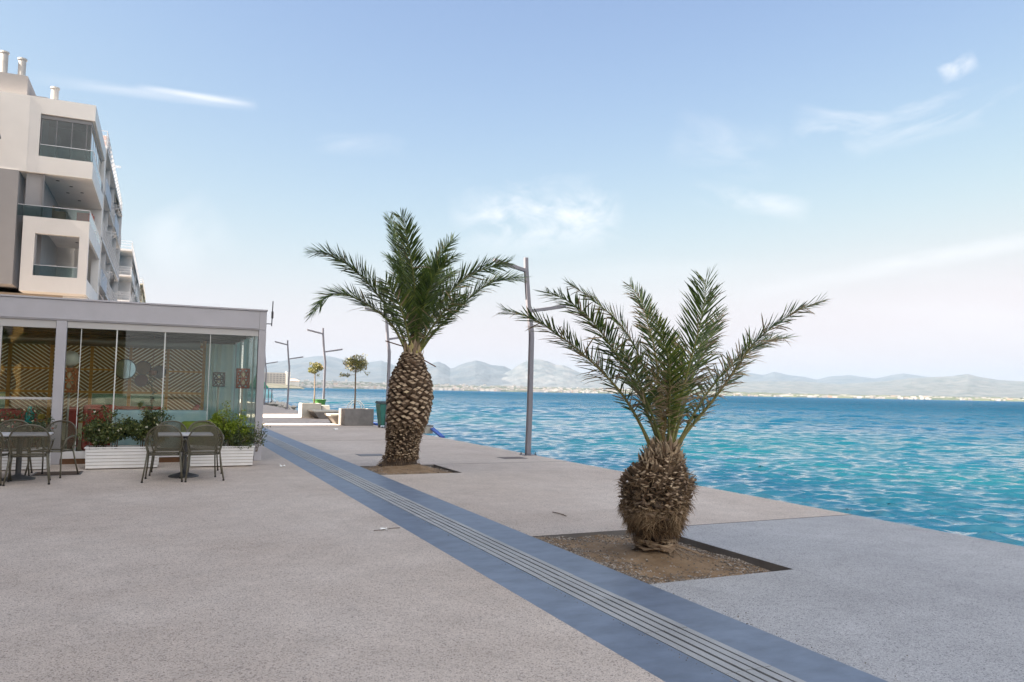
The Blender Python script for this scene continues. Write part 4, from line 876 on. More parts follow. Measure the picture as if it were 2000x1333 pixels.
# ------------------------------------------------------------------ small things lying on the promenade
def flat_cover(label, x0, x1, y0, y1, m, name='manhole_cover', cat='manhole cover', skew=0):
    t = thing(name, label, cat, ((x0+x1)/2,(y0+y1)/2,0), 0); b = MB(); b.box(x0,x1,y0,y1,-.02,.005); b.build('plate', m, t)
    b = MB(); w = .035; b.box(x0-w,x1+w,y0-w,y0-.002,-.02,.003); b.box(x0-w,x1+w,y1+.002,y1+w,-.02,.003); b.box(x0-w,x0-.002,y0,y1,-.02,.003); b.box(x1+.002,x1+w,y0,y1,-.02,.003); b.build('frame', DARK, t)
COVER = mat('rusty_cover', (.13,.10,.085), .7, var=.25, scale=12)
flat_cover('rusty square cover set in the paving left of the nearest lamp', 7.55, 8.1, 16.75, 17.2, COVER)
flat_cover('grey square cover set in the paving behind the taller palm trunk', 4.45, 5.0, 18.2, 18.7, mat('grey_cover', (.16,.155,.16), .6, var=.2, scale=12))
flat_cover('dark brown doormat in front of the cafe pillar', -1.9, -1.22, 15.5, 16.1, mat('mat_fibre', (.075,.05,.035), .95, var=.3, scale=50), 'doormat', 'doormat')
def paper(label, x, y, s, seed):
    rg = random.Random(seed); b = MB(); n = 5; vs = []
    for j in range(n):
        for i in range(n): vs.append((x+(i/(n-1)-.5)*s*1.6+rg.uniform(-.1,.1)*s, y+(j/(n-1)-.5)*s+rg.uniform(-.1,.1)*s, .004+abs(rg.gauss(0,.25))*s))
    b.add(vs, [(j*n+i,j*n+i+1,(j+1)*n+i+1,(j+1)*n+i) for j in range(n-1) for i in range(n-1)])
    o = b.build('paper_scrap', PAPER); tag(o, label, 'litter', 'scraps of paper on the paving')
paper('crumpled white paper scrap lying left of the blue strip in the foreground', 2.40, 8.66, .055, 1)
paper('white paper scrap lying on the paving in front of the cafe corner', 2.33, 16.1, .075, 2)
paper('tiny white paper scrap lying before the nearer concrete planter', 6.23, 29.8, .11, 3)
b = MB(); b.tube([(2.27,8.62,.006),(2.34,8.6,.012),(2.48,8.68,.01),(2.6,8.7,.005)], .004, 5, tone=.2); tag(b.build('twig', STEM), 'thin dark twig beside the crumpled paper scrap', 'twig')
b = MB(); b.tube([(4.84,9.18,.008),(4.845,9.02,.016),(4.86,8.84,.006)], .006, 5); b.tube([(4.845,9.02,.014),(4.89,8.95,.008)], .003, 5); tag(b.build('twig', STEM), 'short dark twig on the paving above the near palm bed', 'twig')

# ------------------------------------------------------------------ cafe chairs and tables
BRONZE = mat('bronze_tube', (0.115,0.105,0.075), .38, metal=.35)
BMESH = mesh_mat('bronze_mesh', (0.075,0.068,0.042), .6)
FOOT = mat('rubber_foot', (.02,.02,.02), .7)
def make_chair(label, loc, rz):
    root = thing('cafe_chair', label, 'chair', (0,0,0), 0, 'bronze mesh cafe chairs')
    # back hoop
    hoop = []
    for i in range(17):
        a = math.pi*i/16; hoop.append((.278*math.copysign(abs(math.cos(a))**.85, math.cos(a)), -.215-.095*max(0, math.sin(a)), .66+.275*max(0, math.sin(a))**.95))
    side = lambda s: [(s*.225,-.19,.44),(s*.255,-.2,.52),(s*.272,-.208,.6)]
    pts = side(1)+hoop+[p for p in reversed(side(-1))]
    b = MB(); b.tube(pts, .0125, 8); b.build('back_hoop', BRONZE, root, smooth=True)
    # woven back panel fills the hoop
    b = MB(); n = 12; rows = []
    for i, p in enumerate(pts[:len(pts)//2+1]):
        x, y, z = p; rows.append([(x*(1-2*k/n), y-.03*(1-(1-2*k/n)**2), z) for k in range(n+1)])
    vs = [q for r in rows for q in r]
    b.add(vs, [(i*(n+1)+k,i*(n+1)+k+1,(i+1)*(n+1)+k+1,(i+1)*(n+1)+k) for i in range(len(rows)-1) for k in range(n)]); b.build('backrest', BMESH, root, smooth=True)
    b = MB(); vs = []; ns = 8
    for j in range(ns+1):
        for i in range(ns+1):
            u, v = i/ns*2-1, j/ns*2-1; vs.append((u*.235*(1-.08*max(0,-v)), v*.22+.01, .44-.018*(1-u*u)*(1-v*v)))
    b.add(vs, [(j*(ns+1)+i,j*(ns+1)+i+1,(j+1)*(ns+1)+i+1,(j+1)*(ns+1)+i) for j in range(ns) for i in range(ns)]); b.build('seat', BMESH, root, smooth=True)
    b = MB(); r_ = [(-.225,-.2),(.225,-.2),(.25,.0),(.245,.225),(-.245,.225),(-.25,0)]
    for i in range(6): b.tube([(*r_[i],.44),(*r_[(i+1)%6],.44)], .012, 8)
    b.build('seat_frame', BRONZE, root, smooth=True)
    for s in (-1,1):
        for nm, p in (('leg',[(s*.245,-.19,.50),(s*.27,-.25,.25),(s*.3,-.315,.025)]), ('leg',[(s*.25,.20,.43),(s*.265,.23,.22),(s*.285,.27,.025)])):
            b = MB(); b.tube(p, .0135, 8); o = b.build(nm, BRONZE, root, smooth=True)
            c = MB(); c.tube([p[-1],(p[-1][0],p[-1][1],0)], .017, 8); c.build('rubber_foot', FOOT, o)
        b = MB(); b.tube([(s*.278,-.23,.67),(s*.31,-.1,.69),(s*.32,.06,.685),(s*.31,.17,.65),(s*.285,.215,.55),(s*.25,.2,.44)], .0135, 8); b.build('armrest', BRONZE, root, smooth=True)
    root.location = loc; root.rotation_euler = (0,0,rz); root['label'] = label; return root
CH = [('bronze mesh chair seen from behind, left of the two at the right cafe table', (.13,14.28,0), R(-3)),
      ('bronze mesh chair seen from behind, right of the two at the right cafe table', (.72,14.24,0), R(8)),
      ('bronze mesh chair on the far left side of the right cafe table, facing the viewer', (.22,15.28,0), R(176)),
      ('bronze mesh chair on the far right side of the right cafe table, facing the viewer', (.80,15.3,0), R(184)),
      ('bronze mesh chair seen from behind at the left cafe table', (-1.83,14.42,0), R(4)),
      ('bronze mesh chair cut off by the left frame edge at the left cafe table', (-2.42,14.5,0), R(-6)),
      ('bronze mesh chair turned towards the cafe pillar on the far right of the left table', (-1.62,15.36,0), R(160)),
      ('bronze mesh chair on the far side of the left cafe table, before the flowering shrub', (-2.25,15.62,0), R(185))]
ch0 = make_chair(*CH[0])
for lb, loc, rz in CH[1:]:
    o = copy_tree(ch0); o.location = loc; o.rotation_euler = (0,0,rz); o['label'] = lb
TOPM = mat('table_top', (.55,.55,.57), .35, var=.06, scale=8); IRON = mat('cast_iron', (.055,.055,.055), .5, var=.2, scale=20)
def make_table(label, x, y):
    root = thing('cafe_table', label, 'table', (x,y,0), 0, 'pedestal cafe tables outside the pavilion')
    b = MB(); b.box(x-.44,x+.44,y-.36,y+.36,.725,.755); b.build('table_top', TOPM, root, bevel=.008)
    b = MB(); b.tube([(x,y,.05),(x,y,.724)], .042, 14); b.box(x-.2,x+.2,y-.16,y+.16,.70,.724); b.build('pedestal', IRON, root)
    b = MB(); b.lathe([(.25,0),(.25,.016),(.2,.035),(.12,.055),(.05,.08),(.043,.1)], (x,y), 26); b.build('foot', IRON, root, smooth=True)
    return root
tb = make_table('right cafe table with pale square top between four bronze chairs', .46, 14.78)
o = copy_tree(tb); o.location = (-2.05,15.0,0); o['label'] = 'left cafe table with pale square top, cut by the frame edge'
# ------------------------------------------------------------------ slatted white planters with shrubs
def slat_planter(label, x0, x1, y0, y1, h):
    root = thing('slatted_planter', label, 'planter', ((x0+x1)/2,(y0+y1)/2,0), 0, 'white slatted planters along the pavilion')
    b = MB(); n = 6; s = (h-.035)/n
    for k in range(n):
        z0 = .02+k*s; z1 = z0+s-.007; e = -.02+.02*k/n
        b.box(x0+e*-1,x1+e,y0,y0+.02,z0,z1); b.box(x0,x1,y1-.02,y1,z0,z1); b.box(x0-e,x0-e+.02,y0+.021,y1-.021,z0,z1); b.box(x1+e-.02,x1+e,y0+.021,y1-.021,z0,z1)
    b.build('slats', WHITE, root, bevel=.003)
    b = MB(); b.box(x0+.025,x1-.025,y0+.025,y1-.025,.01,h-.06); b.build('soil', SOIL, root)
    b = MB(); w = .05; b.box(x0-.012,x1+.012,y0-.012,y0+w,h-.012,h+.012); b.box(x0-.012,x1+.012,y1-w,y1+.012,h-.012,h+.012); b.box(x0-.012,x0+w,y0+w,y1-w,h-.012,h+.012); b.box(x1-w,x1+.012,y0+w,y1-w,h-.012,h+.012); b.build('rim', WHITE, root, bevel=.003)
slat_planter('white slatted planter in the middle, holding the large dark bush', -1.2, .06, 16.35, 16.82, .40)
slat_planter('white slatted planter at the right corner, holding the lime green hedge', .60, 1.80, 16.35, 16.82, .39)
slat_planter('white slatted planter at the left, partly behind the chairs', -3.1, -1.80, 16.45, 16.9, .37)
def shrub(name, label, x0, x1, y, z0, z1, n, seed, lm, ln=.05, w=.026, flowers=0, hollow=.3, tone=.4, wild=.12, vn=16, twigs=14):
    root = thing(name, label, 'shrub', ((x0+x1)/2, y, z0)); rg = random.Random(seed); b = MB(); tips = []
    for k in range(twigs):
        x = rg.uniform(x0+.08,x1-.08); e = Vector((x+rg.uniform(-.2,.2), y+rg.uniform(-.16,.16), z0+(z1-z0)*rg.uniform(.6,1.12))); m_ = Vector((x+(e.x-x)*.3, y, z0+(e.z-z0)*.55))
        b.tube([(x,y,z0-.05),tuple(m_),tuple(e)], [.009,.006,.003], 5); tips.append(e)
        for q in range(3):
            f = rg.uniform(.3,.95); p = Vector((x,y,z0)).lerp(e, f); e2 = p+Vector((rg.uniform(-.2,.2), rg.uniform(-.18,.18), rg.uniform(-.02,.2))); b.tube([tuple(p),tuple(e2)], [.004,.002], 4); tips.append(e2)
    b.build('branch', STEM, root)
    b = MB(); cl = [((e.x,e.y,e.z), rg.uniform(.05,wild), vn) for e in tips]
    m_ = int((x1-x0)*9)
    for k in range(m_):
        cx = x0+(x1-x0)*(k+.5)/m_+rg.uniform(-.05,.05); cz = z0+(z1-z0)*rg.uniform(.25,.7); cl.append(((cx,y+rg.uniform(-.1,.1),cz), (.13,.15,(z1-z0)*.28), n//m_))
    leaf_cloud(b, cl, ln, w, rg, tone, .22, hollow); b.build('leaves', lm, root)
    if flowers:
        b = MB()
        for k in range(flowers):
            e = rg.choice(tips)+Vector((rg.uniform(-.05,.05), -.06, rg.uniform(-.05,.04))); tn = rg.choice((.1,.1,.4,1.0))
            for q in range(7): leaf(b, e, .028, .022, rg, tn, up=.4)
        b.build('flower', PETAL, root)
shrub('dark_bush', 'large untidy dark green bush filling the middle white planter', -1.25, .12, 16.58, .36, 1.02, 6500, 1, LEAF_DARK, .058, .03, flowers=20, tone=.6, twigs=26, vn=30, wild=.15)
shrub('lime_hedge', 'bright lime green hedge at the right end of the pavilion front', .92, 1.64, 16.62, .36, 1.08, 8500, 2, LEAF_LIME, .045, .025, tone=.6, wild=.09, vn=22, hollow=.45)
shrub('low_shrub', 'low dark shrub under the lime green hedge in the right planter', .68, 1.7, 16.45, .34, .62, 700, 3, LEAF_DARK, .045, .022, tone=.5)
shrub('corner_shrub', 'small sprawling shrub spilling over the pavilion corner pillar', 1.55, 1.98, 16.6, .32, .74, 260, 4, LEAF_DARK, .05, .024, tone=.6, twigs=9)
shrub('flowering_shrub', 'dark flowering shrub with white and red blooms in the left planter', -3.05, -1.9, 16.68, .33, 1.0, 1200, 5, LEAF_DARK, flowers=26, tone=.4, twigs=20)

# ------------------------------------------------------------------ glazed cafe pavilion
PY = 17.5; PX = 2.08; PB = 24.4            # front, right side, back
GLASS = glass_mat('pavilion_glass', (.90,.94,.92), .62, 1.45)
pav = thing('cafe_pavilion', 'grey framed glass cafe pavilion with deep flat fascia, at left on the promenade', 'pavilion', (-4, PY, 0))
b = MB(); b.box(-9.5,PX,PY,PY+.16,2.83,3.25); b.box(PX-.14,PX,PY+.161,PB,2.83,3.249); b.box(-9.5,PX-.15,PB-.16,PB,2.83,3.24)
b.build('fascia', PAV, pav, bevel=.012)
b = MB(); b.box(-9.5,PX+.015,PY-.025,PY+.10,3.2501,3.285); b.box(-9.5,PX-.17,PY-.018,PY-.001,2.86,2.885); b.box(PX+.001,PX+.02,PY+.12,PB,3.2502,3.28); b.build('coping', PAV, pav, bevel=.004)
b = MB(); b.box(PX-.15,PX-.146,PY-.004,PY-.0005,2.83,3.25); b.build('fascia_joint', DARK, pav)
for x0, x1 in ((-1.90,-1.715),(1.925,PX)):
    b = MB(); b.box(x0,x1,PY+.002,PY+.158,.0,2.829); b.build('pillar', PAV, pav, bevel=.008)
b = MB(); b.box(PX-.14,PX,PB-.16,PB,0,2.829); b.build('pillar', PAV, pav)
ALU = mat('pale_aluminium', (.5,.49,.48), .4)
b = MB(); b.box(-9.5,-1.903,PY+.04,PY+.11,2.68,2.828); b.box(-1.712,1.922,PY+.04,PY+.11,2.70,2.828); b.build('head_rail', ALU, pav)
b = MB(); b.box(-9.5,-1.903,PY+.03,PY+.12,.11,.25); b.box(-1.712,1.922,PY+.03,PY+.12,.11,.25); b.build('sill_rail', WHITE, pav)
b = MB(); b.box(-9.5,-1.903,PY+.05,PY+.14,0,.108); b.box(-1.712,1.922,PY+.05,PY+.14,0,.108); b.build('plinth', mat('brown_plinth', (.15,.07,.03), .7, var=.2, scale=6), pav)
for x0, x1 in ((-9.5,-5.6),(-5.59,-2.84),(-2.80,-1.905)):
    b = MB(); b.box(x0+.006,x1-.006,PY+.07,PY+.08,.252,2.679); b.build('glass_pane', GLASS, pav)
for x0, x1 in ((-1.71,-1.47),(-1.455,-.83),(-.82,.065),(.075,.945),(.955,1.92)):
    b = MB(); b.box(x0+.003,x1-.003,PY+.07,PY+.08,.252,2.699); b.build('glass_pane', GLASS, pav)
SEAL = mat('glass_edge', (.62,.64,.62), .35)
b = MB()
for x in (-.825,.07): b.box(x-.012,x+.012,PY+.06,PY+.069,.252,2.699)
for x in (.95,-1.4625): b.box(x-.007,x+.007,PY+.06,PY+.069,.252,2.699)
b.build('pane_joint', SEAL, pav)
b = MB(); b.box(-2.84,-2.80,PY+.05,PY+.1,.252,2.679); b.box(-9.5,-1.904,PY+.045,PY+.069,1.27,1.315); b.build('mullion', ALU, pav)
ys = [PY+.18, 19.2, 20.9, 22.6, PB-.18]
for y0, y1 in zip(ys, ys[1:]):
    b = MB(); b.box(PX-.075,PX-.065,y0+.012,y1-.012,.05,2.82); b.build('glass_pane', GLASS, pav)
b = MB()
for y in ys[1:-1]: b.box(PX-.085,PX-.055,y-.011,y+.011,.05,2.82)
b.build('pane_joint', SEAL, pav)
b = MB(); b.box(-9.5,PX-.15,PY+.162,PB-.161,2.93,3.2); b.build('roof', mat('pavilion_roof', (.13,.095,.06), .7, var=.1, scale=2), pav)
b = MB()
for y in (18.9,20.3,21.7,23.1): b.box(-9.4,PX-.16,y,y+.12,2.78,2.929)
b.build('ceiling_beam', mat('dark_beam', (.055,.045,.038), .5), pav)
b = MB(); b.tube([(-9,20.9,2.62),(.9,20.9,2.62)], .13, 14); b.build('air_duct', mat('duct_metal', (.22,.2,.17), .35, metal=.6), pav, smooth=True)
b = MB(); b.box(-9.5,PX-.15,PY+.17,PB-.17,.003,.06); b.build('floor', mat('cafe_floor', (.28,.2,.14), .45, var=.25, scale=2, stretch=(1,6,1)), pav)
# pale translucent blind along the back, lit from outside
BL = mat('cream_blind', (.66,.62,.52), .8, var=.06, scale=1.5)
nd, lk = BL.node_tree.nodes, BL.node_tree.links; tr_ = nd.new('ShaderNodeBsdfTranslucent'); tr_.inputs[0].default_value = (.88,.8,.6,1); ms_ = nd.new('ShaderNodeMixShader'); ms_.inputs[0].default_value = .7
lk.new(nd['Principled BSDF'].outputs[0], ms_.inputs[1]); lk.new(tr_.outputs[0], ms_.inputs[2]); lk.new(ms_.outputs[0], nd['Material Output'].inputs[0])
b = MB(); b.box(-9.4,1.25,PB-.30,PB-.29,.06,2.9); b.build('blind', BL, pav)
# ---- chevron lattice screens in front of it
WOOD = mat('lattice_wood', (.27,.14,.045), .55, var=.3, scale=3, stretch=(1,1,8)); WOOD2 = mat('glow_tint_wood', (.6,.29,.05), .5, var=.25, scale=3, stretch=(1,1,8))  # post colour pushed to orange to carry the amber glow on them
LY = 21.9
TEAL = glass_mat('teal_panel', (.55,.75,.75), 1.0, 1.45)
def lattice(x0, x1, flip, low, label):
    root = thing('lattice_screen', label, 'screen', ((x0+x1)/2, LY, .06), 0, 'chevron lattice screens inside the cafe')
    b = MB(); b.box(x0,x0+.075,LY-.05,LY+.05,.061,2.77); b.build('post', WOOD2, root)
    b = MB(); b.box(x0+.076,x1,LY-.03,LY+.03,2.58,2.66); b.box(x0+.076,x1,LY-.03,LY+.03,1.93,1.975); b.box(x0+.076,x1,LY-.03,LY+.03,1.36,1.42); b.box(x0+.076,x1,LY-.03,LY+.03,.62,.68); b.build('rail', WOOD2, root)
    rows = [(1.976,2.579,flip),(1.421,1.929,-flip)]+([(.681,1.359,flip)] if low else [])
    b = MB(); xa, xb = x0+.076, x1
    for z0, z1, f in rows:
        w = xb-xa; sl = .72; k = z0-w*sl
        while k < z1:
            # bar from (xa,k) to (xb,k+w*sl), clipped to the opening
            pts = []
            ta = max(0, (z0-k)/(w*sl)); tb_ = min(1, (z1-k)/(w*sl))
            if tb_-ta > .06:
                X = lambda t: xa+w*t if f > 0 else xb-w*t
                b.bar((X(ta),LY,k+w*sl*ta),(X(tb_),LY,k+w*sl*tb_),.03,.048,up=(0,0,1))
            k += .09
    b.build('slat', WOOD, root)
    if not low:
        b = MB(); b.box(xa+.01,xb-.01,LY-.006,LY+.006,.69,1.35); b.build('glass_panel', TEAL, root)
    return root
lx = -5.95; fl = 1
LL = ['hidden behind the left window', 'at the far left window edge', 'behind the left window pane', 'in the window left of the grey pillar', 'just right of the grey pillar, with low slats', 'with the pale blind showing at its centre', 'behind the round mirror', 'at its right end beside the pale curtains']
for i in range(8):
    lattice(lx+i*.87, lx+(i+1)*.87, fl, i in (3,4,7), 'brown chevron lattice screen '+LL[i]); fl = -fl
t = thing('timber_post', 'square timber post closing the right end of the lattice screens', 'post', (1.05, LY, .06)); b = MB(); b.box(1.012,1.09,LY-.05,LY+.05,.061,2.77); b.build('shaft', WOOD2, t)
# ---- curtains
CURT = mat('aqua_curtain', (.6,.74,.71), .85)
nd, lk = CURT.node_tree.nodes, CURT.node_tree.links; tr_ = nd.new('ShaderNodeBsdfTranslucent'); tr_.inputs[0].default_value = (.7,.9,.86,1); ms_ = nd.new('ShaderNodeMixShader'); ms_.inputs[0].default_value = .6
lk.new(nd['Principled BSDF'].outputs[0], ms_.inputs[1]); lk.new(tr_.outputs[0], ms_.inputs[2]); lk.new(ms_.outputs[0], nd['Material Output'].inputs[0])
def curtain(label, a, c, amp, freq, seed):
    a, c = Vector(a), Vector(c); L = (c-a).length; t = (c-a).normalized(); n = Vector((-t.y,t.x,0)); b = MB(); k = int(L*60); rg = random.Random(seed); ph = 0; vs = []
    for i in range(k+1):
        ph += freq*(1+.5*math.sin(i*.11+seed))*L/k*6.28
        for z in (.08,1.4,2.75):
            p = a+t*L*i/k+n*amp*math.sin(ph)*(1.1 if z < 1 else .8); vs.append((p.x,p.y,z))
    b.add(vs, [(i*3+j,(i+1)*3+j,(i+1)*3+j+1,i*3+j+1) for i in range(k) for j in range(2)])
    o = b.build('curtain', CURT, smooth=True); tag(o, label, 'curtain')
curtain('pale aqua curtain hanging across the back right corner of the pavilion', (1.1,22.6,0), (1.88,22.5,0), .045, 6, 1)
curtain('narrow aqua curtain gathered beside the sea side glass of the pavilion', (1.9,19.4,0), (1.9,20.2,0), .04, 8, 2)
curtain('aqua curtain gathered halfway along the sea side glass, behind the red lantern', (1.88,21.0,0), (1.88,21.9,0), .04, 8, 3)
# ---- wall discs and hanging plant
DISCY = LY-.14
def disc(label, x, z, r, m, name='wall_disc', cat='wall disc', g='round discs on the lattice'):
    t = thing(name, label, cat, (x,DISCY,z), 0, g); b = MB(); b.disc((x,DISCY,z), r, (0,1,0), .06, 36); b.build('rim', mat('dark_rim', (.03,.025,.02), .5), t)
    b = MB(); b.disc((x,DISCY-.008,z), r*.9, (0,1,0), .007, 36); b.build('face', m, t)
MIR = mat('mirror', (.12,.16,.19), .04, metal=1.0)
disc('round dark framed mirror on the lattice, the biggest of the discs', -.80, 1.98, .26, MIR, 'wall_mirror', 'mirror')
disc('brown wooden disc right of the round mirror', -.38, 2.02, .18, mat('disc_brown', (.19,.10,.03), .5, var=.2, scale=8))
disc('dark red disc hanging low right of the mirror', -.42, 1.70, .16, mat('disc_red', (.13,.03,.02), .5))
disc('black disc under the rightmost timber rail by the hanging plant', -.02, 1.93, .17, mat('disc_black', (.03,.02,.02), .4))
t = thing('hanging_plant', 'trailing green plant hanging in front of the lattice beside the discs', 'plant', (-.16, 21.5, 2.0)); rg = random.Random(3)
b = MB(); b.tube([(-.16,21.5,2.9),(-.16,21.5,1.95)], .006, 4); b.lathe([(.0,1.83),(.08,1.85),(.1,1.95),(.09,1.96)], (-.16,21.5), 14); b.build('pot', mat('terracotta', (.3,.12,.06), .8), t)
b = MB(); leaf_cloud(b, [((-.16+rg.uniform(-.06,.06),21.5+rg.uniform(-.06,.06),1.9-.09*k), .07, 16) for k in range(9)], .06, .03, rg, .5, .2, .2); b.build('leaves', LEAF_DARK, t)
# ---- patterned lanterns on posts
def lantern(label, x, y, z0, z1, w, col, post=True, globe=False):
    t = thing('lattice_lantern', label, 'lantern', (x,y,.06), 0, 'lattice lanterns behind the glass'); m = mat('lantern_'+col[0], col[1], .6)
    b = MB(); h = (z1-z0)
    for sx in (-1,1):
        for sy in (-1,1): b.bar((x+sx*w/2,y+sy*w/2,z0),(x+sx*w/2,y+sy*w/2,z1),.022,.022,up=(0,1,0))
    for z in (z0,z0+h/2,z1):
        for s in (-1,1): b.bar((x-w/2,y+s*w/2,z),(x+w/2,y+s*w/2,z),.022,.03); b.bar((x+s*w/2,y-w/2,z),(x+s*w/2,y+w/2,z),.022,.03)
    for q in range(2):
        za, zb = z0+h/2*q, z0+h/2*(q+1)
        for s in (-1,1):
            for u0, u1 in ((-.5,.0),(0,.5)):
                b.bar((x+w*u0,y+s*w/2,za),(x+w*u1,y+s*w/2,zb),.016,.02); b.bar((x+w*u1,y+s*w/2,za),(x+w*u0,y+s*w/2,zb),.016,.02)
                b.bar((x+s*w/2,y+w*u0,za),(x+s*w/2,y+w*u1,zb),.016,.02); b.bar((x+s*w/2,y+w*u1,za),(x+s*w/2,y+w*u0,zb),.016,.02)
    b.build('lattice', m, t)
    b = MB(); b.lathe([(.0,z0+.06),(w*.2,z0+.08),(w*.24,(z0+z1)/2),(w*.2,z1-.08),(.0,z1-.06)], (x,y), 14); b.build('candle_glass', mat('lantern_cream', (.7,.6,.4), .4), t)
    if post:
        b = MB(); b.tube([(x,y,.062),(x,y,z0-.01)], .022, 8); b.lathe([(.16,.0615),(.16,.085),(.03,.11)], (x,y), 18); b.build('post', mat('pale_post', (.42,.4,.34), .6), t)
lantern('rust red lattice lantern on a pale post at the right corner glass', 1.68, 18.0, 1.57, 1.98, .25, ('rust', (.30,.07,.03)))
lantern('black lattice lantern on a post, left of the rust red one', 1.20, 18.3, 1.60, 1.89, .23, ('black', (.03,.025,.025)))
lantern('orange lattice lantern behind the glass beside the grey pillar', -1.72, 18.6, 1.42, 1.90, .26, ('orange', (.46,.14,.05)))
t = thing('globe_lamp', 'white globe lamp standing on the orange lattice lantern', 'lamp', (-1.72,18.6,1.93)); b = MB()
b.lathe([(.05,1.917),(.05,1.96)]+[(.17*math.cos(a),2.11+.17*math.sin(a)) for a in [R(-70+10*i) for i in range(16)]]+[(.0,2.285)], (-1.72,18.6), 22); b.build('globe', mat('globe_white', (.72,.7,.62), .4), t, smooth=True)
# ---- seating
RED = mat('red_upholstery', (.36,.045,.03), .75, var=.15, scale=7, bump=.1); PBLUE = mat('pale_blue_fabric', (.38,.55,.66), .8, col2=(.6,.72,.76), scale=6); LIMEF = mat('lime_fabric', (.30,.36,.03), .8, var=.12, scale=7)
def sofa(label, x0, x1, y0, y1, zs, zb, m, facing=1, group=None, name='sofa', cat='sofa'):
    t = thing(name, label, cat, ((x0+x1)/2,(y0+y1)/2,.06), 0, group)
    yb0, yb1 = (y0, y0+.18) if facing > 0 else (y1-.18, y1); ys0, ys1 = (y0+.182, y1) if facing > 0 else (y0, y1-.182)
    b = MB(); b.box(x0+.02,x1-.02,ys0,ys1,.2,zs); b.build('seat', m, t, bevel=.05)
    b = MB(); b.box(x0,x1,yb0,yb1,.2,zb); b.build('backrest', m, t, bevel=.06)
    for s in (x0+.06, x1-.06):
        for yy in (y0+.08, y1-.08): b = MB(); b.tube([(s,yy,.061),(s,yy,.2)], .022, 8); b.build('leg', DARK, t)
sofa('deep red armchair with its back to the glass right of the grey pillar', -1.42, -.80, 18.3, 19.0, .5, 1.16, RED, 1, 'red seats in the cafe', 'armchair', 'armchair')
sofa('long deep red sofa along the middle of the cafe', -.98, .1, 20.1, 20.9, .5, 1.07, RED, -1, 'red seats in the cafe')
sofa('deep red sofa behind the left window beside the flowering shrub', -3.6, -2.25, 18.4, 19.2, .5, 1.06, RED, 1, 'red seats in the cafe')
sofa('narrow red seat between the grey pillar and the armchair', -1.78, -1.55, 18.9, 19.5, .5, 1.1, RED, 1, 'red seats in the cafe', 'armchair', 'armchair')
sofa('pale blue sofa with rounded back against the front glass', -.86, .98, 17.85, 18.6, .5, 1.07, PBLUE, 1)
sofa('lime green bench seat against the front glass by the hedge', .45, 1.05, 17.66, 17.84, .4, .84, LIMEF, -1, None, 'bench_seat', 'bench')
def inner_table(label, x, y, m):
    t = thing('dining_table', label, 'table', (x,y,.06), 0, 'tables inside the cafe'); b = MB(); b.box(x-.5,x+.5,y-.35,y+.35,.76,.80); b.build('table_top', m, t, bevel=.006)
    for sx in (-.43,.43):
        for sy in (-.28,.28): b = MB(); b.box(x+sx-.025,x+sx+.025,y+sy-.025,y+sy+.025,.061,.759); b.build('leg', DARK, t)
WT = mat('table_wood', (.36,.2,.08), .45, var=.2, scale=3, stretch=(1,8,1))
inner_table('light wooden dining table behind the left window', -2.6, 20.0, WT)
inner_table('light wooden dining table behind the pale blue sofa', .45, 19.4, WT)
t = thing('teal_bottle', 'turquoise bottle shaped lantern behind the left window', 'bottle', (-2.32,17.95,1.0)); b = MB(); b.lathe([(.07,.78),(.085,.8),(.085,.98),(.05,1.03),(.035,1.06),(.035,1.12),(.0,1.125)], (-2.32,17.95), 16); b.build('body', mat('turquoise_glass', (.02,.35,.34), .2), t, smooth=True)
b = MB(); b.tube([(-2.32,17.95,.063),(-2.32,17.95,.779)], .03, 8); b.build('stand', DARK, t)
b = MB(); b.box(-2.9,-2.3,20.0-.2,20.0+.1,.801,.90); o = b.build('book_stack', mat('yellow_books', (.5,.33,.05), .6, var=.3, scale=14), None); tag(o, 'stack of yellow books on the table behind the left window', 'books')
t = thing('magenta_cushion', 'pinkish red cushion leaning on the sofa beyond the lime hedge', 'cushion', (.78,19.0,.8)); b = MB(); b.bar((.62,19.1,.82),(.84,19.1,1.16),.1,.3,up=(0,1,0)); b.build('cover', mat('pink_fabric', (.35,.07,.06), .8), t, bevel=.04)
t = thing('ceramic_bowl', 'small turquoise bowl on the table right of the pane joint', 'bowl', (.62,19.4,.8)); b = MB(); b.lathe([(.0,.802),(.06,.803),(.13,.9),(.12,.905),(.05,.82),(0,.815)], (.62,19.4), 18); b.build('body', mat('turquoise_glass'), t, smooth=True)
# slim antenna on the roof corner
t = thing('roof_mast', 'slim dark mast rising above the right end of the pavilion roof', 'mast', (2.0,21.0,3.25)); b = MB(); b.tube([(2.30,18.4,3.0),(2.31,18.4,3.58)], .012, 6); b.box(2.285,2.33,18.38,18.42,3.18,3.34); b.bar((2.0821,18.4,3.05),(2.30,18.4,3.05),.02,.02); b.build('rod', DARK, t)

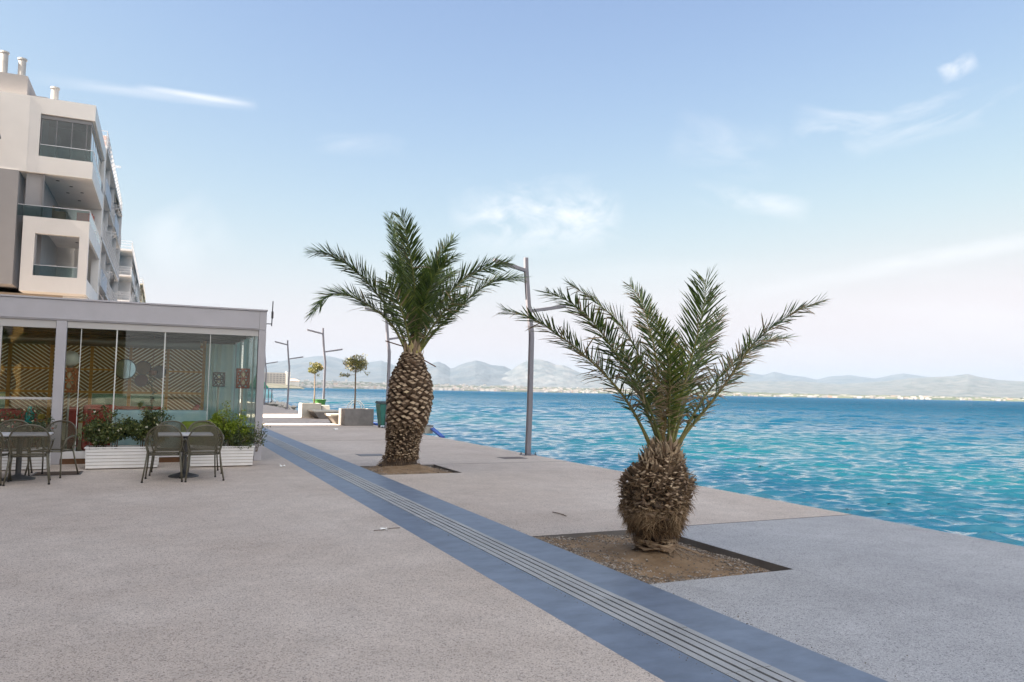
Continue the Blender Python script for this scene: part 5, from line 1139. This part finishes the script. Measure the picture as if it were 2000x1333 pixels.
# ------------------------------------------------------------------ apartment buildings along the seafront
def K(x, z, k=1.1): return x*k, 1.6+(z-1.6)*k
class SB(MB):
    """boxes given in the 43 m drawing units of the facade, scaled to the real 47.3 m"""
    def sbox(s, x0, x1, y0, y1, z0, z1, mi=0):
        f = 1.1; s.box(x0*f, x1*f, 47.3+(y0-43)*f, 47.3+(y1-43)*f, max(0, 1.6+(z0-1.6)*f), 1.6+(z1-1.6)*f, mi)
    def P(s, x, y, z): f = 1.1; return Vector((x*f, 47.3+(y-43)*f, 1.6+(z-1.6)*f))
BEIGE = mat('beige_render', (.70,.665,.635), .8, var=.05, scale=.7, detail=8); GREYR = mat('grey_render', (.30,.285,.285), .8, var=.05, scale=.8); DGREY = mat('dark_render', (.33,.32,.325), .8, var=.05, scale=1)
SEAW = mat('white_render', (.66,.66,.66), .75, var=.06, scale=.8, detail=8); TAUPE = mat('taupe_render', (.36,.31,.26), .8, var=.06, scale=1)
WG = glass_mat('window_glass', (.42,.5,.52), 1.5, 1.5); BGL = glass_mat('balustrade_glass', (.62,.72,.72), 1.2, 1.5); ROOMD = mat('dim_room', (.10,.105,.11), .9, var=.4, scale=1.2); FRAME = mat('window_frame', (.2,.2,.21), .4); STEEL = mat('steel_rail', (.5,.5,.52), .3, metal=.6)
ap = thing('apartment_building', 'modern white and beige apartment block with glazed corner loggias, largest at left', 'building', (-9, 47.3, 0))
b = SB(); b.sbox(-18,-6.3,42.99,50.8,11.76,15.5); b.sbox(-6.299,-5.83,43,43.35,11.76,15.5); b.sbox(-5.829,-3.5,43,43.35,14.7,15.5); b.sbox(-5.829,-3.5,43,43.35,11.76,12.6)
b.sbox(-6.299,-3.5,43.351,50.8,14.9,15.45); b.sbox(-6.299,-3.5,43.351,50.8,11.76,12.0); b.build('upper_box', BEIGE, ap)
b = SB(); b.sbox(-3.62,-3.498,43.352,50.8,14.7,15.5); b.sbox(-3.62,-3.498,43.352,50.8,12.0,12.6); b.sbox(-3.9,-3.497,50.4,50.9,12.6,14.7); b.sbox(-3.62,-3.498,43.352,50.8,5.98,6.75); b.sbox(-3.62,-3.498,43.352,50.8,8.82,9.6); b.sbox(-3.9,-3.497,50.4,50.9,6.75,8.82); b.sbox(-4.2,-3.499,50.5,50.95,9.61,11.75); b.build('sea_side_band', SEAW, ap)
b = SB(); b.sbox(-6.3,-5.78,43,43.35,5.97,9.6); b.sbox(-5.779,-3.9,43,43.35,8.81,9.6); b.sbox(-5.779,-3.9,43,43.35,5.97,6.75); b.sbox(-3.899,-3.5,43,43.35,5.97,9.6); b.sbox(-6.3,-3.63,43.351,50.8,5.97,6.2); b.sbox(-6.3,-3.63,43.351,50.8,9.4,9.6); b.build('lower_box', BEIGE, ap)
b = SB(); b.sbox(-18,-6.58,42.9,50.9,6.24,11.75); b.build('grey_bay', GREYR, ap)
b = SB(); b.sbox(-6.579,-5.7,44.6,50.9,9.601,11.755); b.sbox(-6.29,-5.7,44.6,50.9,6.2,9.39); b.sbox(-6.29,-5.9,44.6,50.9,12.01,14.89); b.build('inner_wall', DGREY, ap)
b = SB(); b.sbox(-18,-4.6,44.2,50.9,0,5.965); b.build('base_wall', TAUPE, ap)
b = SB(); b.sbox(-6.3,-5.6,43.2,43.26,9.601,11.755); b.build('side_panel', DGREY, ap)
b = SB(); b.sbox(-5.6,-5.53,43.1,43.17,9.601,11.755); b.sbox(-5.75,-5.70,43.12,43.2,6.76,8.80); b.build('loggia_frame', FRAME, ap)
# top corner glazing
w = b = SB()
for x in (-5.8,-5.16,-4.5,-3.86,-3.66): b.sbox(x,x+.035,43.12,43.18,12.61,14.5)
b.sbox(-5.83,-3.63,43.1,43.2,14.5,14.69); b.sbox(-3.66,-3.625,43.2,50.4,14.5,14.69)
for y in (44.4,45.6,46.8,48,49.2): b.sbox(-3.66,-3.63,y,y+.04,12.61,14.49)
wf = b.build('window', FRAME, ap)
b = SB(); b.sbox(-5.79,-3.66,43.14,43.15,12.61,14.49); b.sbox(-3.648,-3.64,43.2,50.39,12.61,14.49); b.build('pane', WG, wf)
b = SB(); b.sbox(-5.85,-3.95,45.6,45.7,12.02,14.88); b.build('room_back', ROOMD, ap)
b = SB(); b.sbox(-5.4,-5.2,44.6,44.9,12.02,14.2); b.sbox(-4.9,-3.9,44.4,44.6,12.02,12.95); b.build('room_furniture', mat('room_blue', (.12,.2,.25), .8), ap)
for x0, x1, z0, z1, side in ((-5.8,-3.55,12.61,13.2,True),(-6.55,-3.55,9.61,10.16,True),(-5.76,-3.92,6.76,7.28,False)):
    b = SB(); b.sbox(x0,x1,43.02,43.035,z0,z1-.03)
    if side: b.sbox(-3.53,-3.515,43.05,50.4,z0,z1-.03)
    g = b.build('balustrade', BGL, ap)
    b = SB(); b.sbox(x0,x1,43.01,43.045,z1-.03,z1)
    if side: b.sbox(-3.54,-3.505,43.05,50.4,z1-.03,z1)
    b.build('top_rail', STEEL, g)
b = SB()
for x, y in ((-5.1,44.2),(-4.6,45.2),(-4.2,46.4),(-4.9,46.8),(-4.5,48.5)): b.disc(b.P(x,y,11.74), .09, (0,0,1), .02, 12); b.disc(b.P(x,y,9.38), .09, (0,0,1), .02, 12)
b.build('ceiling_spot', DARK, ap)
b = SB(); b.sbox(-18,-6.6,43.9,49,15.501,16.75); b.sbox(-6.599,-5.8,44.6,49,15.501,16.05); b.sbox(-5.5,-5.05,45,46.2,15.501,15.85); b.build('penthouse', GREYR, ap)
CHIM = mat('chimney_steel', (.36,.35,.34), .45, metal=.3, var=.12, scale=4)
for x, y, z0, z1 in ((-6.98,44.6,16.75,17.75),(-7.75,44.6,16.75,17.95),(-5.45,44.2,15.5,16.4)):
    b = SB(); p, q = b.P(x,y,z0), b.P(x,y,z1); b.tube([p,q], .19, 16); c = MB(); o = b.build('chimney', CHIM, ap, smooth=False); c.tube([q,q+Vector((0,0,.09))], .235, 16); c.build('chimney_cap', CHIM, o)
b = SB(); b.bar(b.P(-7.62,42.9,13.9),b.P(-7.28,42.2,13.0),.05,.05); b.bar(b.P(-7.95,42.9,12.9),b.P(-7.28,42.2,13.0),.05,.05); b.build('awning_bracket', DARK, ap)
b = SB(); b.sbox(-4.5,-3.75,47.5,47.9,9.61,10.9); b.sbox(-4.3,-3.8,49.2,49.6,9.61,11.1); b.build('balcony_furniture', mat('faded_red', (.42,.09,.06), .7), ap)
b = SB(); b.sbox(-5.3,-4.75,44.9,45.4,9.61,10.35); b.sbox(-5.35,-5.27,44.9,45.4,9.61,10.6); b.build('balcony_chair', mat('wicker', (.2,.14,.09), .8), ap)
b = SB()
for k in range(14): b.sbox(-5.78+.02*k,-5.765+.02*k,43.3+.02*(k%2),43.34+.02*(k%2),12.62,14.45)
b.build('curtain', mat('teal_curtain', (.08,.28,.36), .8), ap)
# a plain modern sea front: windows and balcony slabs of the base floors
b = SB()
for z in (2.6,): b.sbox(-4.6,-3.55,44.3,50.8,5.6,5.96)
b.build('soffit', SEAW, ap)
# ---- older blocks further along the sea front
OLDW = mat('old_white_wall', (.58,.58,.59), .85, var=.1, scale=.9, detail=9); OLDB = mat('old_blue_wall', (.42,.46,.52), .85, var=.1, scale=.7); YEL = mat('old_cream_wall', (.6,.52,.38), .85, var=.1, scale=.7); PINK = mat('pink_parapet', (.5,.38,.35), .85, var=.1, scale=2)
AWN = ramp_mat('awning_cloth', [(0,(.25,.33,.32)),(.5,(.5,.48,.45)),(1,(.45,.3,.25))], .8)
def old_block(label, y0, y1, xf, depth, top, fl, nf, wall, para, seed, front=False, solid=.6, ztop=None):
    root = thing('apartment_building', label, 'building', (xf-6, (y0+y1)/2, 0)); rg = random.Random(seed); xw = xf-depth
    b = MB(); b.box(-22, xw, y0+.15, y1-.15, 0, top-.15); b.build('wall', wall, root)
    b = MB()
    for k in range(nf): z = top-fl*(k+1); b.box(xw+.002, xf-.02, y0, y1, z-.18, z)
    b.box(-22, xf, y0-.02, y1+.02, top-.149, top+.05); b.build('balcony_slab', wall, root)
    b = MB()
    nb = max(2, int((y1-y0)/5)); 
    for k in range(1 if front else 0, nb+1): y = y0+(y1-y0)*k/nb; b.box(xw+.004, xf-.1 if 0 < k < nb else xf-.03, y-.06 if k else y0, y+.06 if k < nb else y1, 0, top-.15)
    b.build('party_wall', wall, root)
    for k in range(nf):
        z = top-fl*(k+1)
        for q in range(nb):
            ya, yb = y0+(y1-y0)*q/nb+.08, y0+(y1-y0)*(q+1)/nb-.08
            w = MB(); w.box(xw+.01, xw+.04, ya+.4, yb-.4, z+.05, z+2.3); f = w.build('window', FRAME, root)
            c = MB(); c.box(xw+.041, xw+.05, ya+.5, yb-.5, z+.15, z+2.2); c.build('pane', WG, f)
            if rg.random() < solid:
                w = MB(); w.box(xf-.018, xf+.06, ya-.06, yb+.06, z-.17, z+.95); w.build('parapet', para if rg.random() < .6 else SEAW, root)
            else:
                w = MB()
                for zz in (z+.3,z+.6,z+.95): w.bar((xf,ya,zz),(xf,yb,zz),.03,.03)
                yy = ya
                while yy < yb: w.bar((xf,yy,z),(xf,yy,z+.93),.02,.02,up=(0,1,0)); yy += .3
                w.build('railing', STEEL, root)
            if rg.random() < .28:
                w = MB(); w.add([(xf-.1,ya,z+2.5),(xf-.1,yb,z+2.5),(xf+.2,yb,z+1.95),(xf+.2,ya,z+1.95),(xf-.1,ya,z+2.46),(xf-.1,yb,z+2.46),(xf+.2,yb,z+1.91),(xf+.2,ya,z+1.91)], [(0,1,2,3),(7,6,5,4),(0,4,5,1),(1,5,6,2),(2,6,7,3),(3,7,4,0)], 0, rg.random()); w.build('awning', AWN, root)
            if rg.random() < .55:
                w = MB(); ya2 = rg.uniform(ya+.2, yb-1.1); w.box(xw+.05, xw+.37, ya2, ya2+.8, z+.05, z+.65); w.build('cooling_unit', mat('unit_white', (.62,.62,.6), .5), root)
            if rg.random() < .3:
                w = MB(); ym = rg.uniform(ya+.3, yb-1.6)
                for s in range(4): w.bar((xf+.1+.16*s,ym,z+.85),(xf+.1+.16*s,ym+1.3,z+.85),.025,.025)
                for yy in (ym,ym+1.3): w.bar((xf+.02,yy,z+.85),(xf+.66,yy,z+.85),.025,.025); w.bar((xf+.02,yy,z+.3),(xf+.6,yy,z+.83),.025,.025)
                w.build('drying_rack', STEEL, root)
        if front:
            w = MB()
            for zz in (z+.35,z+.65,z+.95): w.bar((xw-.4,y0-.02,zz),(xf,y0-.02,zz),.035,.035)
            xx = xw-.4
            while xx < xf: w.bar((xx,y0-.02,z),(xx,y0-.02,z+.93),.025,.025,up=(0,1,0)); xx += .25
            w.build('railing', STEEL, root)
    w = MB()
    for zz in (top+.4,top+.75,top+1.05):
        w.bar((xw-3,y0+.1,zz),(xf-.05,y0+.1,zz),.04,.04); w.bar((xf-.05,y0+.1,zz),(xf-.05,y1-.1,zz),.04,.04)
    yy = y0+.1
    while yy < y1: w.bar((xf-.05,yy,top+.05),(xf-.05,yy,top+1.05),.035,.035,up=(0,1,0)); yy += 1.1
    w.build('roof_railing', STEEL, root)
    return root
oc = old_block('older white apartment block with crowded balconies and drying racks, right behind the modern block', 56.07, 78.5, -3.78, 1.5, 17.1, 3.0, 5, OLDW, OLDB, 4)
w = MB(); w.box(-7.5,-3.95,57.3,61.5,17.16,18.2); w.build('roof_room', PINK, oc)
w = MB(); p = Vector((-4.1,69,17.15)); w.tube([p,p+Vector((0,0,2.2))], .03, 6)
for k in range(5): w.bar(p+Vector((-.5+.0*k,.15*k-.3,2.0)),p+Vector((.5,.15*k-.3,2.0)),.02,.02)
w.build('antenna', STEEL, oc)
old_block('white apartment block with open railed balconies facing the viewer, second along the seafront', 104, 146, -3.75, 1.45, 18.0, 3.1, 5, OLDW, SEAW, 7, True, .45)
old_block('cream coloured apartment block, farthest along the seafront', 152, 186, -3.5, 1.4, 19.6, 3.1, 5, YEL, YEL, 9, True, .7)
# neighbours on the land side, out of the frame at left: they shade the promenade
def plain_block(label, x0, x1, y0, y1, h, m, seed):
    root = thing('apartment_building', label, 'building', ((x0+x1)/2,(y0+y1)/2,0)); b = MB(); b.box(x0,x1,y0,y1,0,h); b.box(x0-.15,x1+.15,y0-.15,y1+.15,h+.001,h+.5); b.build('wall', m, root)
    b = MB(); z = 3.6
    while z < h-2.4:
        y = y0+1.2
        while y < y1-2.2: b.box(x1+.002,x1+.03,y,y+1.6,z,z+1.8); y += 3.2
        x = x0+1.2
        while x < x1-2.2: b.box(x,x+1.6,y1+.002,y1+.03,z,z+1.8); x += 3.2
        z += 3.1
    b.build('windows', FRAME, root, kind='stuff')
plain_block('grey apartment block left of the viewer beyond the picture edge', -34, -11, -20, 33.2, 21.5, GREYR, 1)
plain_block('narrow taupe apartment block beside the modern block, beyond the left picture edge', -34, -11, 35.0, 41.6, 21.5, TAUPE, 2)
OCH = mat('ochre_render', (.62,.40,.13), .8, var=.08, scale=.6)
rt = thing('apartment_building', 'ochre apartment block far behind the viewer, seen only as reflection in the pavilion glass', 'building', (-14,-72,0), R(42)); 
b = MB(); b.box(-22,-6,-78,-64,0,14); b.build('wall', OCH, rt)
b = MB()
for z in (3.5,6.6,9.7):
    for k in range(4): b.box(-20.5+k*3.8,-18.9+k*3.8,-63.998,-63.96,z,z+1.8)
b.build('windows', FRAME, rt, kind='stuff')

pr = copy_tree(palm2); pr.location = (-8.9,-24,0); pr['label'] = 'palm standing behind the viewer, seen only reflected in the left pavilion window'
